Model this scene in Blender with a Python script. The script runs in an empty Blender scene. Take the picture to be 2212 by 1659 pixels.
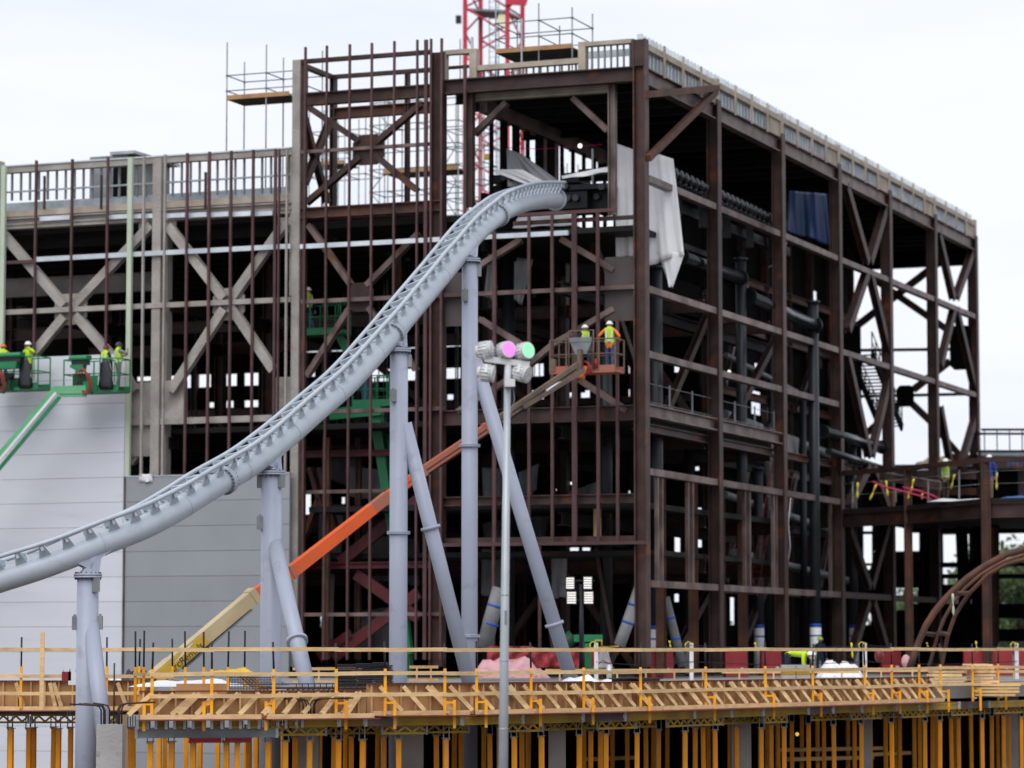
import bpy, math, random
from mathutils import Vector as V, Matrix
random.seed(7)
S = bpy.context.scene
R = math.radians
# ---------------------------------------------------------------- camera, sky, sun, exposure
FPX, CU, CV = 6760.0, 1106.0, 829.5
PITCH = math.atan(571 / 6760)
CAMZ = 6.0
cd = bpy.data.cameras.new("camera"); cam = bpy.data.objects.new("camera", cd)
S.collection.objects.link(cam); S.camera = cam
cam.location = (0, 0, CAMZ); cam.rotation_euler = (R(90) + PITCH, 0, 0)
cd.sensor_width = 36; cd.lens = 36 * FPX / 2212; cd.clip_end = 3000; cd.clip_start = 1
cd.dof.use_dof = True; cd.dof.focus_distance = 80; cd.dof.aperture_fstop = 0.8
S.view_settings.view_transform = 'Standard'; S.view_settings.look = 'None'
S.view_settings.exposure = 0.42; S.view_settings.gamma = 1
SUN_EL, SUN_AZ = R(52), R(200)           # azimuth clockwise from +Y: high behind the camera
wd = bpy.data.worlds.new("World"); S.world = wd; wd.use_nodes = True
nt = wd.node_tree; nt.nodes.clear()
wo = nt.nodes.new('ShaderNodeOutputWorld'); mx = nt.nodes.new('ShaderNodeMixShader')
b1 = nt.nodes.new('ShaderNodeBackground'); b2 = nt.nodes.new('ShaderNodeBackground')
sk = nt.nodes.new('ShaderNodeTexSky'); sk.sky_type = 'NISHITA'; sk.sun_disc = False
sk.sun_elevation = SUN_EL; sk.sun_rotation = SUN_AZ
nt.links.new(sk.outputs[0], b1.inputs[0]); b1.inputs[1].default_value = 0.055
tc = nt.nodes.new('ShaderNodeTexCoord'); mp = nt.nodes.new('ShaderNodeMapping')
mp.inputs['Scale'].default_value = (3.0, 3.0, 16.0); mp.inputs['Rotation'].default_value = (0.1, 0.05, 0.3)
nz = nt.nodes.new('ShaderNodeTexNoise'); nz.inputs['Scale'].default_value = 1.6; nz.inputs['Detail'].default_value = 6
cr = nt.nodes.new('ShaderNodeValToRGB')
cr.color_ramp.elements[0].position = 0.32; cr.color_ramp.elements[0].color = (0.79, 0.835, 0.955, 1)
cr.color_ramp.elements[1].position = 0.62; cr.color_ramp.elements[1].color = (0.90, 0.925, 0.985, 1)
nt.links.new(tc.outputs['Generated'], mp.inputs[0]); nt.links.new(mp.outputs[0], nz.inputs['Vector'])
nt.links.new(nz.outputs[0], cr.inputs[0]); nt.links.new(cr.outputs[0], b2.inputs[0]); b2.inputs[1].default_value = 0.83
mx.inputs[0].default_value = 0.96
nt.links.new(b1.outputs[0], mx.inputs[1]); nt.links.new(b2.outputs[0], mx.inputs[2]); nt.links.new(mx.outputs[0], wo.inputs[0])
sl = bpy.data.lights.new("sun", 'SUN'); sl.energy = 1.5; sl.angle = R(50); sl.color = (1, 0.97, 0.93)
so = bpy.data.objects.new("sun", sl); S.collection.objects.link(so)
sd = V((math.sin(SUN_AZ) * math.cos(SUN_EL), math.cos(SUN_AZ) * math.cos(SUN_EL), math.sin(SUN_EL)))
so.rotation_euler = sd.to_track_quat('Z', 'Y').to_euler()

# ---------------------------------------------------------------- picture <-> place
def ray(u, v):
    dx, dy = u - CU, CV - v
    return V((dx, FPX * math.cos(PITCH) - dy * math.sin(PITCH), FPX * math.sin(PITCH) + dy * math.cos(PITCH)))
def atY(u, v, Y):
    d = ray(u, v); return V((0, 0, CAMZ)) + d * (Y / d.y)
TH = math.atan(0.397)
EX = V((math.cos(TH), -math.sin(TH), 0)); EY = V((math.sin(TH), math.cos(TH), 0))
C0 = atY(1387, 1400, 110); C0.z = 0
def FL(u, v, y=0.0):                     # building-local point on the plane y = const (parallel to the front)
    d = ray(u, v); o = V((0, 0, CAMZ)) - C0
    k = (y - o.dot(EY)) / d.dot(EY); p = o + d * k
    return V((p.dot(EX), y, p.z))
def RL(u, v, x=0.0):                     # building-local point on the plane x = const (parallel to the right side)
    d = ray(u, v); o = V((0, 0, CAMZ)) - C0
    k = (x - o.dot(EX)) / d.dot(EX); p = o + d * k
    return V((x, p.dot(EY), p.z))
def L2W(p): return C0 + EX * p[0] + EY * p[1] + V((0, 0, p[2]))

# ---------------------------------------------------------------- materials
MT = {}
def mat(name, c, rough=0.6, metal=0.0, c2=None, sc=2.0, lo=0.4, hi=0.65, bump=0.0, bsc=20.0, rand=0.0, det=5.0, stretch=None, emit=None, spec=0.4, c3=None, sc3=0.5, lo3=.55, hi3=.7):
    m = bpy.data.materials.new(name); m.use_nodes = True; t = m.node_tree
    b = t.nodes['Principled BSDF']
    b.inputs['Roughness'].default_value = rough; b.inputs['Metallic'].default_value = metal
    b.inputs['Specular IOR Level'].default_value = spec
    tcn = t.nodes.new('ShaderNodeTexCoord'); src = tcn.outputs['Object']
    if stretch:
        mm = t.nodes.new('ShaderNodeMapping'); mm.inputs['Scale'].default_value = stretch
        t.links.new(src, mm.inputs[0]); src = mm.outputs[0]
    col = t.nodes.new('ShaderNodeRGB'); col.outputs[0].default_value = (*c, 1); out = col.outputs[0]
    def layer(out, cc, sc, lo, hi, det):
        n = t.nodes.new('ShaderNodeTexNoise'); n.inputs['Scale'].default_value = sc; n.inputs['Detail'].default_value = det
        t.links.new(src, n.inputs['Vector'])
        r = t.nodes.new('ShaderNodeMapRange'); r.inputs[1].default_value = lo; r.inputs[2].default_value = hi
        t.links.new(n.outputs[0], r.inputs[0])
        x = t.nodes.new('ShaderNodeMix'); x.data_type = 'RGBA'; x.inputs[7].default_value = (*cc, 1)
        t.links.new(r.outputs[0], x.inputs[0]); t.links.new(out, x.inputs[6]); return x.outputs[2]
    if c2: out = layer(out, c2, sc, lo, hi, det)
    if c3: out = layer(out, c3, sc3, lo3, hi3, det)
    if rand:
        oi = t.nodes.new('ShaderNodeObjectInfo'); mr = t.nodes.new('ShaderNodeMapRange')
        mr.inputs[3].default_value = 1 - rand; mr.inputs[4].default_value = 1 + rand
        t.links.new(oi.outputs['Random'], mr.inputs[0])
        h = t.nodes.new('ShaderNodeHueSaturation'); t.links.new(mr.outputs[0], h.inputs['Value']); t.links.new(out, h.inputs['Color']); out = h.outputs[0]
    t.links.new(out, b.inputs['Base Color'])
    if bump:
        n = t.nodes.new('ShaderNodeTexNoise'); n.inputs['Scale'].default_value = bsc; n.inputs['Detail'].default_value = 6
        t.links.new(src, n.inputs['Vector'])
        bp = t.nodes.new('ShaderNodeBump'); bp.inputs['Strength'].default_value = bump; bp.inputs['Distance'].default_value = 0.05
        t.links.new(n.outputs[0], bp.inputs['Height']); t.links.new(bp.outputs[0], b.inputs['Normal'])
    if emit:
        b.inputs['Emission Color'].default_value = (*emit[0], 1); b.inputs['Emission Strength'].default_value = emit[1]
    MT[name] = m; return m
mat('rust', (.068, .036, .031), .55, .2, (.024, .014, .013), 0.9, .38, .62, c3=(.16, .052, .020), sc3=.9, lo3=.55, hi3=.74, bump=.15, rand=.25)
mat('rustorange', (.125, .047, .024), .7, 0, (.050, .026, .021), 1.2, .36, .62, bump=.15, rand=.2)
mat('rustgrey', (.185, .135, .123), .5, .25, (.075, .047, .043), 1.1, .38, .65, c3=(.16, .075, .04), sc3=.7, lo3=.58, hi3=.72, rand=.2)
mat('mauve', (.092, .043, .045), .55, .1, (.060, .028, .029), 1.5, .4, .65, rand=.15)
mat('maroon', (.12, .02, .025), .55, .1, (.06, .015, .018), 1.5)
mat('dark', (.0045, .0045, .005), .9, 0, (.003, .003, .0035), 1.2, spec=.1)  # near-black: interior shade is put into this colour
mat('darkdeck', (.011, .010, .0095), .8, 0, (.004, .004, .0045), .8, c3=(.045, .022, .013), sc3=.5, lo3=.6, hi3=.75)  # deck colour taken almost to black so the storeys look unlit
mat('black', (.005, .0055, .0075), .4, 0, (.009, .010, .012), 2.0, spec=.2)
mat('gloss', (.010, .011, .014), .22, .0, (.016, .018, .022), 2.0, spec=.5)
mat('plate', (.078, .063, .062), .55, .15, (.05, .04, .04), 1.1, .38, .65, c3=(.13, .055, .03), sc3=.9, lo3=.58, hi3=.72)
mat('blackcol', (.020, .024, .030), .42, .1, (.012, .014, .018), .8)
mat('fire', (.385, .36, .335), .95, 0, (.29, .265, .245), 1.3, .35, .65, bump=.7, bsc=14, c3=(.22, .19, .165), sc3=.6, lo3=.58, hi3=.74, rand=.08)
mat('tan', (.44, .385, .32), .9, 0, (.32, .27, .22), 1.5, .35, .65, bump=.3, bsc=10)
mat('galv', (.50, .54, .57), .4, .55, (.35, .38, .41), 2.5, .35, .65, rand=.15)
mat('galvlight', (.66, .71, .75), .4, .3, (.5, .54, .58), 1.5, .35, .65, rand=.12)
mat('galvdull', (.26, .28, .29), .5, .4, (.18, .19, .20), 2.0)
mat('sage', (.42, .50, .38), .7, 0, (.50, .55, .44), .8)
mat('panelwhite', (.63, .65, .71), .55, 0, (.58, .60, .66), .5, .35, .7, rand=.025, c3=(.54, .56, .62), sc3=1.4, lo3=.60, hi3=.76, stretch=(.3, 1, 2.2))
mat('panelgrey', (.275, .295, .318), .6, 0, (.245, .262, .285), .5, .35, .7, rand=.03)
mat('coaster', (.40, .45, .505), .34, .0, (.435, .485, .54), .7, .35, .7, c3=(.34, .38, .43), sc3=2.2, lo3=.55, hi3=.75)
mat('support', (.315, .345, .43), .42, .0, (.355, .385, .47), .6, .35, .7, c3=(.255, .275, .345), sc3=1.8, lo3=.58, hi3=.75)
mat('bolt', (.10, .11, .12), .4, .6)
mat('pine', (.74, .52, .27), .7, 0, (.60, .39, .18), 3.0, .4, .68, stretch=(1, 1, 4), bump=.1, rand=.16)
mat('pinedark', (.68, .45, .215), .75, 0, (.54, .33, .145), 2.0, .4, .7, rand=.2)
mat('ply', (.54, .31, .14), .7, 0, (.40, .21, .085), 1.3, .35, .68, rand=.1)
mat('plyred', (.20, .035, .03), .6, 0, (.12, .03, .025), 1.5)
mat('deckboard', (.15, .125, .09), .8, 0, (.09, .075, .055), 2.0)
mat('toeboard', (.42, .24, .12), .8, 0, (.3, .17, .08), 2.0)
mat('poleg', (.40, .44, .47), .45, .3, (.34, .375, .40), 1.2, .4, .65)
mat('propyellow', (.95, .385, .004), .45, 0, (.84, .29, .004), 1.6, .4, .65, c3=(.40, .16, .02), sc3=1.1, lo3=.66, hi3=.82, rand=.22)
mat('beamyellow', (.46, .29, .025), .55, 0, (.30, .175, .018), 1.6, .4, .68, rand=.18)
mat('postyellow', (.93, .42, .008), .45, 0, (.82, .32, .008), 2.5)
mat('concrete', (.40, .39, .385), .9, 0, (.30, .29, .285), .9, .35, .68, bump=.25, bsc=12, c3=(.24, .23, .22), sc3=3, lo3=.62, hi3=.72)
mat('slab', (.30, .29, .28), .9, 0, (.2, .19, .18), .6, .35, .68, bump=.2)
mat('earth', (.11, .09, .07), .95, 0, (.06, .05, .04), .15, .35, .65, bump=.3, bsc=2)
mat('rebar', (.035, .028, .027), .7, .3, (.085, .04, .022), 3, .5, .7)
mat('rod', (.018, .018, .024), .5, .4)
mat('orange', (.72, .105, .018), .42, 0, (.60, .09, .02), 1.0, .4, .7, c3=(.52, .14, .06), sc3=.45, lo3=.55, hi3=.75)
mat('salmon', (.38, .115, .065), .6, 0, (.32, .13, .085), 1.2)
mat('dirtboom', (.17, .12, .085), .7, 0, (.11, .08, .06), 2.0, c3=(.26, .10, .06), sc3=1.2)
mat('creamboom', (.52, .42, .25), .55, 0, (.43, .34, .20), .9)
mat('decalyellow', (.62, .40, .04), .5, 0, (.55, .35, .03), 2)
mat('ink', (.02, .02, .02), .6); mat('inkblue', (.03, .13, .33), .6); mat('inkwhite', (.75, .75, .75), .6)
mat('green', (.012, .20, .075), .45, 0, (.010, .15, .055), 1.2, .4, .7)
mat('greenlight', (.10, .36, .17), .45, 0, (.15, .42, .23), 1.0)
mat('greendark', (.005, .055, .02), .6)
mat('white', (.74, .75, .77), .5, 0, (.64, .65, .68), 1.0); mat('paint', (.62, .63, .64), .45, 0, (.54, .55, .56), 3)
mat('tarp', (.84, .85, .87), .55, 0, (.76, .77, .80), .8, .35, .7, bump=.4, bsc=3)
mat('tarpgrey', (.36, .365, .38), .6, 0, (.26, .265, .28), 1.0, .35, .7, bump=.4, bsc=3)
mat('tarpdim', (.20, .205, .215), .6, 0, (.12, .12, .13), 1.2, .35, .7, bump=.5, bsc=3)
mat('bluetarp', (.006, .022, .075), .5, 0, (.004, .014, .045), 1.0, .35, .7, bump=.4, bsc=3)
mat('bluetape', (.02, .09, .45), .5); mat('bagblack', (.018, .019, .024), .35, 0, bump=.4, bsc=8)
mat('red', (.30, .020, .025), .55, 0, (.20, .013, .018), 1.5); mat('redcrane', (.55, .03, .06), .45, 0, (.42, .02, .045), .6)
mat('rednet', (.36, .035, .045), .8, 0, (.18, .02, .025), 5.0, .42, .58)
mat('hose', (.26, .045, .035), .5); mat('pink', (.62, .35, .37), .9, 0, (.5, .27, .3), 3, bump=.6, bsc=5)
mat('magenta', (.60, .02, .12), .6); mat('ribbon', (.68, .58, .05), .6); mat('lime', (.50, .72, .02), .65, 0, (.42, .62, .02), 4)
mat('hiorange', (.85, .22, .015), .7); mat('denim', (.06, .10, .20), .85, 0, (.045, .075, .15), 6); mat('khaki', (.20, .16, .11), .85)
mat('brownjacket', (.16, .07, .028), .85); mat('navy', (.012, .018, .04), .85); mat('greyshirt', (.20, .21, .22), .85); mat('royal', (.015, .05, .25), .8)
mat('boots', (.03, .02, .015), .7); mat('skin', (.42, .22, .15), .55); mat('hairdark', (.02, .015, .01), .7)
mat('hatwhite', (.80, .80, .78), .3); mat('hatred', (.16, .018, .022), .35); mat('hatblack', (.03, .03, .035), .3); mat('hatlime', (.45, .65, .03), .35); mat('hatorange', (.7, .16, .02), .35)
mat('bark', (.09, .065, .045), .9, 0, (.05, .035, .025), 6, bump=.5)
mat('leaf', (.065, .105, .028), .6, 0, (.035, .065, .018), .5, .35, .65, c3=(.11, .15, .04), sc3=1.5, lo3=.55, hi3=.7)
mat('lampgreen', (.25, .8, .4), .3, emit=((.28, .95, .42), 0.5)); mat('lamppink', (.8, .2, .7), .3, emit=((.92, .25, .78), 0.5)); mat('lampcream', (.8, .8, .55), .3, emit=((1, .95, .65), .4))
mat('ledpanel', (.8, .78, .74), .3, emit=((1, .93, .87), .2)); mat('lampamber', (.8, .5, .1), .3, emit=((1, .62, .12), .6)); mat('lens', (.45, .47, .48), .25)
mat('lampwhite', (.9, .9, .85), .3, emit=((1, .98, .92), 1.0))
mat('backbuilding', (.30, .30, .31), .8, 0, (.24, .24, .25), .5)

# ---------------------------------------------------------------- mesh building
def frame(d, up):
    d = d.normalized(); up = V(up)
    s = d.cross(up)
    if s.length < 1e-4: s = d.cross(V((1, 0, 0))) if abs(d.x) < .9 else d.cross(V((0, 1, 0)))
    s.normalize(); u = s.cross(d).normalized(); return d, s, u
class MB:
    def __init__(s): s.v = []; s.f = []; s.sm = []
    def add(s, vs, fs, smooth=False):
        o = len(s.v); s.v += [tuple(p) for p in vs]
        for f in fs: s.f.append([i + o for i in f]); s.sm.append(smooth)
        return s
    def prof(s, p0, p1, pts, up=(0, 0, 1), smooth=False, pts1=None):
        p0 = V(p0); p1 = V(p1); d, sd_, u = frame(p1 - p0, up); n = len(pts); q = pts1 or pts
        vs = [p0 + sd_ * a + u * b for a, b in pts] + [p1 + sd_ * a + u * b for a, b in q]
        fs = [[i, (i + 1) % n, n + (i + 1) % n, n + i] for i in range(n)]
        s.add(vs, fs, smooth); o = len(s.v) - 2 * n
        s.f += [[o + i for i in range(n - 1, -1, -1)], [o + n + i for i in range(n)]]; s.sm += [False, False]
        return s
    def bar(s, p0, p1, w, h, up=(0, 0, 1), w1=None, h1=None):
        a, b = w / 2, h / 2; P = [(-a, -b), (a, -b), (a, b), (-a, b)]
        P1 = None
        if w1 is not None: a, b = w1 / 2, (h1 or h) / 2; P1 = [(-a, -b), (a, -b), (a, b), (-a, b)]
        return s.prof(p0, p1, P, up, pts1=P1)
    def ibm(s, p0, p1, d, b, up=(0, 0, 1), tf=.035, tw=.025):
        D, B, w = d / 2, b / 2, tw / 2
        P = [(-B, -D), (B, -D), (B, -D + tf), (w, -D + tf), (w, D - tf), (B, D - tf), (B, D), (-B, D), (-B, D - tf), (-w, D - tf), (-w, -D + tf), (-B, -D + tf)]
        p0 = V(p0); p1 = V(p1); dd, sd_, u = frame(p1 - p0, up); n = 12
        vs = [p0 + sd_ * a + u * c for a, c in P] + [p1 + sd_ * a + u * c for a, c in P]
        fs = [[i, (i + 1) % n, n + (i + 1) % n, n + i] for i in range(n)]
        for o, r in ((0, 1), (n, 0)):
            for q in ([0, 1, 2, 11], [3, 4, 9, 10], [8, 5, 6, 7]):
                fs.append([o + i for i in (q[::-1] if r else q)])
        return s.add(vs, fs)
    def tube(s, p0, p1, r, n=12, r1=None):
        r1 = r if r1 is None else r1
        c = [(math.cos(2 * math.pi * i / n), math.sin(2 * math.pi * i / n)) for i in range(n)]
        return s.prof(p0, p1, [(a * r, b * r) for a, b in c], (0, 0, 1) if abs((V(p1) - V(p0)).normalized().z) < .95 else (0, 1, 0), True, [(a * r1, b * r1) for a, b in c])
    def path(s, pts, r, n=8, rs=None, closed=False):
        pts = [V(p) for p in pts]; m = len(pts); vs = []; last = None
        for i, p in enumerate(pts):
            t = (pts[min(i + 1, m - 1)] - pts[max(i - 1, 0)])
            d, sd_, u = frame(t, last if last is not None else ((0, 0, 1) if abs(t.normalized().z) < .9 else (0, 1, 0))); last = u
            rr = rs[i] if rs else r
            vs += [p + sd_ * (rr * math.cos(2 * math.pi * k / n)) + u * (rr * math.sin(2 * math.pi * k / n)) for k in range(n)]
        fs = [[i * n + k, i * n + (k + 1) % n, (i + 1) * n + (k + 1) % n, (i + 1) * n + k] for i in range(m - 1) for k in range(n)]
        s.add(vs, fs, True); o = len(s.v) - m * n
        s.f += [[o + k for k in range(n - 1, -1, -1)], [o + (m - 1) * n + k for k in range(n)]]; s.sm += [False, False]
        return s
    def box(s, c, size, ax=None):
        c = V(c); h = [x / 2 for x in size]; A = ax or (V((1, 0, 0)), V((0, 1, 0)), V((0, 0, 1)))
        vs = [c + A[0] * (a * h[0]) + A[1] * (b * h[1]) + A[2] * (e * h[2]) for a in (-1, 1) for b in (-1, 1) for e in (-1, 1)]
        return s.add(vs, [[0, 1, 3, 2], [4, 6, 7, 5], [0, 4, 5, 1], [2, 3, 7, 6], [0, 2, 6, 4], [1, 5, 7, 3]])
    def b2(s, a, b):
        a = V(a); b = V(b); return s.box((a + b) / 2, [abs(x) for x in (b - a)])
    def sph(s, c, r, n=10, m=7, half=False, sc=(1, 1, 1)):
        c = V(c); vs = []; lim = math.pi / 2 if half else math.pi
        for j in range(m + 1):
            a = lim * j / m
            for i in range(n):
                b = 2 * math.pi * i / n
                vs.append(c + V((r * sc[0] * math.sin(a) * math.cos(b), r * sc[1] * math.sin(a) * math.sin(b), r * sc[2] * math.cos(a))))
        return s.add(vs, [[j * n + i, (j + 1) * n + i, (j + 1) * n + (i + 1) % n, j * n + (i + 1) % n] for j in range(m) for i in range(n)], True)
    def poly(s, pts, vec):
        pts = [V(p) for p in pts]; vec = V(vec); n = len(pts)
        fs = [list(range(n - 1, -1, -1)), list(range(n, 2 * n))] + [[i, (i + 1) % n, n + (i + 1) % n, n + i] for i in range(n)]
        return s.add(pts + [p + vec for p in pts], fs)
    def sheet(s, grid, th=.02, nrm=(0, -1, 0)):
        m = len(grid); n = len(grid[0]); q = V(nrm) * th
        A = [V(p) for row in grid for p in row]; vs = A + [p - q for p in A]; o = m * n; fs = []
        for j in range(m - 1):
            for i in range(n - 1):
                a, b, c, d = j * n + i, j * n + i + 1, (j + 1) * n + i + 1, (j + 1) * n + i
                fs += [[a, b, c, d], [o + d, o + c, o + b, o + a]]
        for j in range(m - 1):
            fs += [[j * n, (j + 1) * n, o + (j + 1) * n, o + j * n], [(j + 1) * n + n - 1, j * n + n - 1, o + j * n + n - 1, o + (j + 1) * n + n - 1]]
        for i in range(n - 1):
            fs += [[i + 1, i, o + i, o + i + 1], [(m - 1) * n + i, (m - 1) * n + i + 1, o + (m - 1) * n + i + 1, o + (m - 1) * n + i]]
        return s.add(vs, fs, True)
    def build(s, name, m, parent=None):
        me = bpy.data.meshes.new(name); me.from_pydata(s.v, [], s.f)
        me.polygons.foreach_set('use_smooth', s.sm); me.materials.append(MT[m]); me.update()
        o = bpy.data.objects.new(name, me); S.collection.objects.link(o)
        if parent: o.parent = parent
        return o
def tag(o, label, cat, group=None):
    o['label'] = label; o['category'] = cat
    if group: o['group'] = group
    return o
def thing(name, label, cat, loc=(0, 0, 0), rz=0, group=None):
    o = bpy.data.objects.new(name, None); S.collection.objects.link(o); o.location = loc; o.rotation_euler = (0, 0, rz)
    o.empty_display_size = .3
    return tag(o, label, cat, group)
def bthing(name, label, cat, loc=(0, 0, 0), group=None):   # a thing whose children use building-local directions
    return thing(name, label, cat, L2W(loc), -TH, group)
def dup(root, loc, rz=None, label=None):
    kids = {}
    r = root.copy(); S.collection.objects.link(r); r.location = loc
    if rz is not None: r.rotation_euler = (0, 0, rz)
    if label: r['label'] = label
    for ch in root.children:
        c = ch.copy(); S.collection.objects.link(c); c.parent = r
        for g in ch.children:
            d = g.copy(); S.collection.objects.link(d); d.parent = c
    return r
def struct(name, mb, m):
    o = mb.build(name, m); o['kind'] = 'structure'; return o
def interp(tab, x):
    if x <= tab[0][0]: return tab[0][1]
    for (a, b), (c, d) in zip(tab, tab[1:]):
        if x <= c: return b + (d - b) * (x - a) / (c - a)
    return tab[-1][1]

# ================================================================ ground and concrete deck
g = MB(); g.add([(-900, -60, 0), (900, -60, 0), (900, 1500, 0), (-900, 1500, 0)], [[0, 1, 2, 3]]); struct('ground', g, 'earth')
EDGE = [(285, 76.0), (560, 76.6), (790, 78), (1000, 79), (1200, 81.5), (1400, 84.5), (1671, 90), (2000, 98), (2130, 102), (2300, 107)]
def edgept(u, z=0.0, off=0.0, back=0.0):
    Y = interp(EDGE, u) + back; return V(((u - CU) / 6793 * Y, Y - off, z))
front = [edgept(u, 0, 0, .1) for u in (300, 560, 790, 1000, 1200, 1400, 1671, 2000, 2300)]
outline = front + [V((38, 122, 0)), V((48, 170, 0)), V((4, 176, 0)), V((-10, 138, 0)), L2W((-13.2, 1.5, 0)), L2W((-13.2, -2.0, 0)), V((-6.5, 92, 0)), V((-7.2, 84, 0)), V((-9.0, 81, 0))]
d = MB(); d.poly([p + V((0, 0, 4.42)) for p in outline], (0, 0, .5)); struct('concrete_deck', d, 'slab')
lft = [V(((-90 - CU) / 6793 * 88.5, 88.5, 4.40)), V(((316 - CU) / 6793 * 88.5, 88.5, 4.40)), V(((330 - CU) / 6793 * 91.5, 91.5, 4.40)), V(((-90 - CU) / 6793 * 91.5, 91.5, 4.40))]
d = MB(); d.poly(lft, (0, 0, .5)); struct('concrete_strip', d, 'slab')

# ================================================================ main steel building
BLD = bthing('steel_building_frame', 'tall open brown steel building frame with dark floors, X braces and a pale stud parapet', 'building')
def part(name, mb, m, parent=BLD): return mb.build(name, m, parent)
def fcol(u, vt, vb, w, dep=.4, m='rust', y=0.0, kind='i', name='column', parent=BLD):
    a = FL(u, vt, y); b = FL(u, vb, y); x = FL(u, (vt + min(vb, 1400)) / 2, y).x
    p0, p1 = V((x, y, b.z)), V((x, y, a.z)); mb = MB()
    if kind == 'i': mb.ibm(p0, p1, w, dep, (1, 0, 0), .05, .04)
    else: mb.bar(p0, p1, dep, w, (1, 0, 0))
    return part(name, mb, m, parent)
def fbeam(u0, v0, u1, v1, h, dep=.35, m='rust', y=0.0, kind='i', name='beam', parent=BLD):
    a = FL(u0, v0, y); b = FL(u1, v1, y); z = (a.z + b.z) / 2; a.z = b.z = z; mb = MB()   # v given at mid height
    if kind == 'i': mb.ibm(a, b, h, dep, (0, 0, 1), .045, .05)
    else: mb.bar(a, b, dep, h)
    return part(name, mb, m, parent)
def fbrace(u0, v0, u1, v1, w, m='rust', y=0.0, dep=.3, name='brace', parent=BLD, kind='i'):
    a = FL(u0, v0, y); b = FL(u1, v1, y); mb = MB()
    (mb.ibm(a, b, dep, w, (0, 1, 0), .03, w * .3) if kind == 'i' else mb.bar(a, b, w, dep, (0, 1, 0)))
    return part(name, mb, m, parent)
def fgusset(u0, v0, u1, v1, m='rust', y=0.02, c=.25, parent=BLD):
    a = FL(u0, v0, y); b = FL(u1, v1, y); x0, x1, z1, z0 = a.x, b.x, a.z, b.z; k = c * min(x1 - x0, z1 - z0)
    P = [(x0 + k, z0), (x1 - k, z0), (x1, z0 + k), (x1, z1 - k), (x1 - k, z1), (x0 + k, z1), (x0, z1 - k), (x0, z0 + k)]
    mb = MB(); mb.poly([(x, y, z) for x, z in P], (0, .06, 0)); return part('gusset_plate', mb, m, parent)
# --- front columns
fcol(1386, 85, 1440, .46, .42, 'rust'); fcol(946, 113, 1440, .50, .42, 'rust')
fcol(640.5, 131, 1440, .32, .32, 'fire', kind='b'); fcol(654, 140, 1440, .18, .3, 'rust', y=.1, kind='b')
fcol(1015, 202, 448, .30, .3, 'rust', y=.3); fcol(1323, 178, 465, .27, .25, 'rustgrey', y=.25)
p = FL(1382, 116, .05); q = MB(); q.box((p.x, .05, p.z), (.5, .46, .95)); part('column_cap', q, 'rust')
# --- front mullions
for u, vt, w in ((656.5, 102, .075), (703, 99, .07), (753, 96, .075), (801, 93, .075), (850, 89, .075), (900, 86, .07), (919, 86, .13), (930, 84, .075), (953, 83, .08), (1004, 140, .10)):
    fcol(u, vt, 1425, w, .10, 'mauve', y=-.36, kind='b', name='mullion')
fcol(705, 945, 1425, .26, .2, 'rustorange', y=1.2, name='column'); fcol(774, 945, 1425, .2, .2, 'rustorange', y=3.2, name='column')
for u, vt, w in ((1068, 500, .13), (1143, 462, .10), (1193, 461, .10), (1241, 460, .18), (1292, 459, .11), (1334, 690, .10)):
    fcol(u, vt, 1176, w, .10, 'mauve', y=-.34, kind='b', name='mullion')
for u in (1066, 1166): fcol(u, 1180, 1425, .09, .1, 'mauve', y=-.34, kind='b', name='mullion')
# --- front beams and rails
fbeam(963, 190, 1370, 160, .53, .4, 'rust')
fbeam(1004, 210, 1330, 194, .26, .3, 'tan', y=.75)
fbrace(1024, 291, 1095, 222, .2, 'rustgrey', y=.9); fbrace(1238, 212, 1314, 283, .2, 'rustgrey', y=.9)
fbeam(651, 133, 932, 113, .15, .2, 'rust', kind='b', name='rail'); fbeam(657, 213, 932, 199, .46, .35, 'rust')
fbeam(652, 327, 930, 313, .12, .15, 'rustgrey', y=-.12, kind='b', name='rail')
yb = RL(721, 165, FL(652, 150).x).y
a = FL(651, 140, 0); q = MB(); q.bar((a.x, .1, a.z), (a.x, yb, a.z), .18, .16); part('rail', q, 'rust')
fbeam(720, 165, 935, 152, .15, .2, 'rust', y=yb, kind='b', name='rail'); fbeam(715, 246, 930, 232, .42, .3, 'rustorange', y=yb)
fcol(720, 165, 450, .2, .3, 'rust', y=yb); fcol(880, 155, 450, .16, .2, 'rust', y=yb)
fgusset(762, 293, 829, 354, 'rust', -.05)
for s in ((667, 232, 777, 306), (910, 226, 814, 308), (661, 440, 780, 339), (902, 412, 811, 336)): fbrace(*s, .2, 'rust', y=-.02)
xl = FL(656, 340).x
for (u0, v0, u1, v1) in ((657, 256, 706, 437), (712, 262, 658, 396)):
    q = MB(); q.ibm(RL(u0, v0, xl), RL(u1, v1, xl), .25, .25, (1, 0, 0)); part('brace', q, 'rust')
fbeam(652, 457, 958, 449, .40, .35, 'rustorange'); fbeam(652, 481, 958, 473, .34, .3, 'rust', y=.7)
fbeam(649, 529, 1228, 507, .17, .12, 'galvlight', y=-.28, kind='b', name='channel')
fbeam(652, 651, 958, 640, .15, .2, 'rustgrey', y=-.15, kind='b', name='girt')
fbeam(960, 638, 1372, 620, .15, .2, 'rustgrey', y=-.15, kind='b', name='girt')
fbeam(1118, 462, 1330, 456, .12, .12, 'mauve', y=-.34, kind='b', name='rail')
fbeam(1110, 480, 1370, 472, .14, .15, 'rust', y=-.1, kind='b', name='girt')
fbeam(960, 902, 1372, 893, .55, .35, 'rust', y=.05); fbeam(652, 890, 958, 884, .14, .2, 'rustgrey', y=-.15, kind='b', name='girt')
fbeam(960, 1086, 1372, 1074, .34, .3, 'rust', y=.05)
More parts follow.
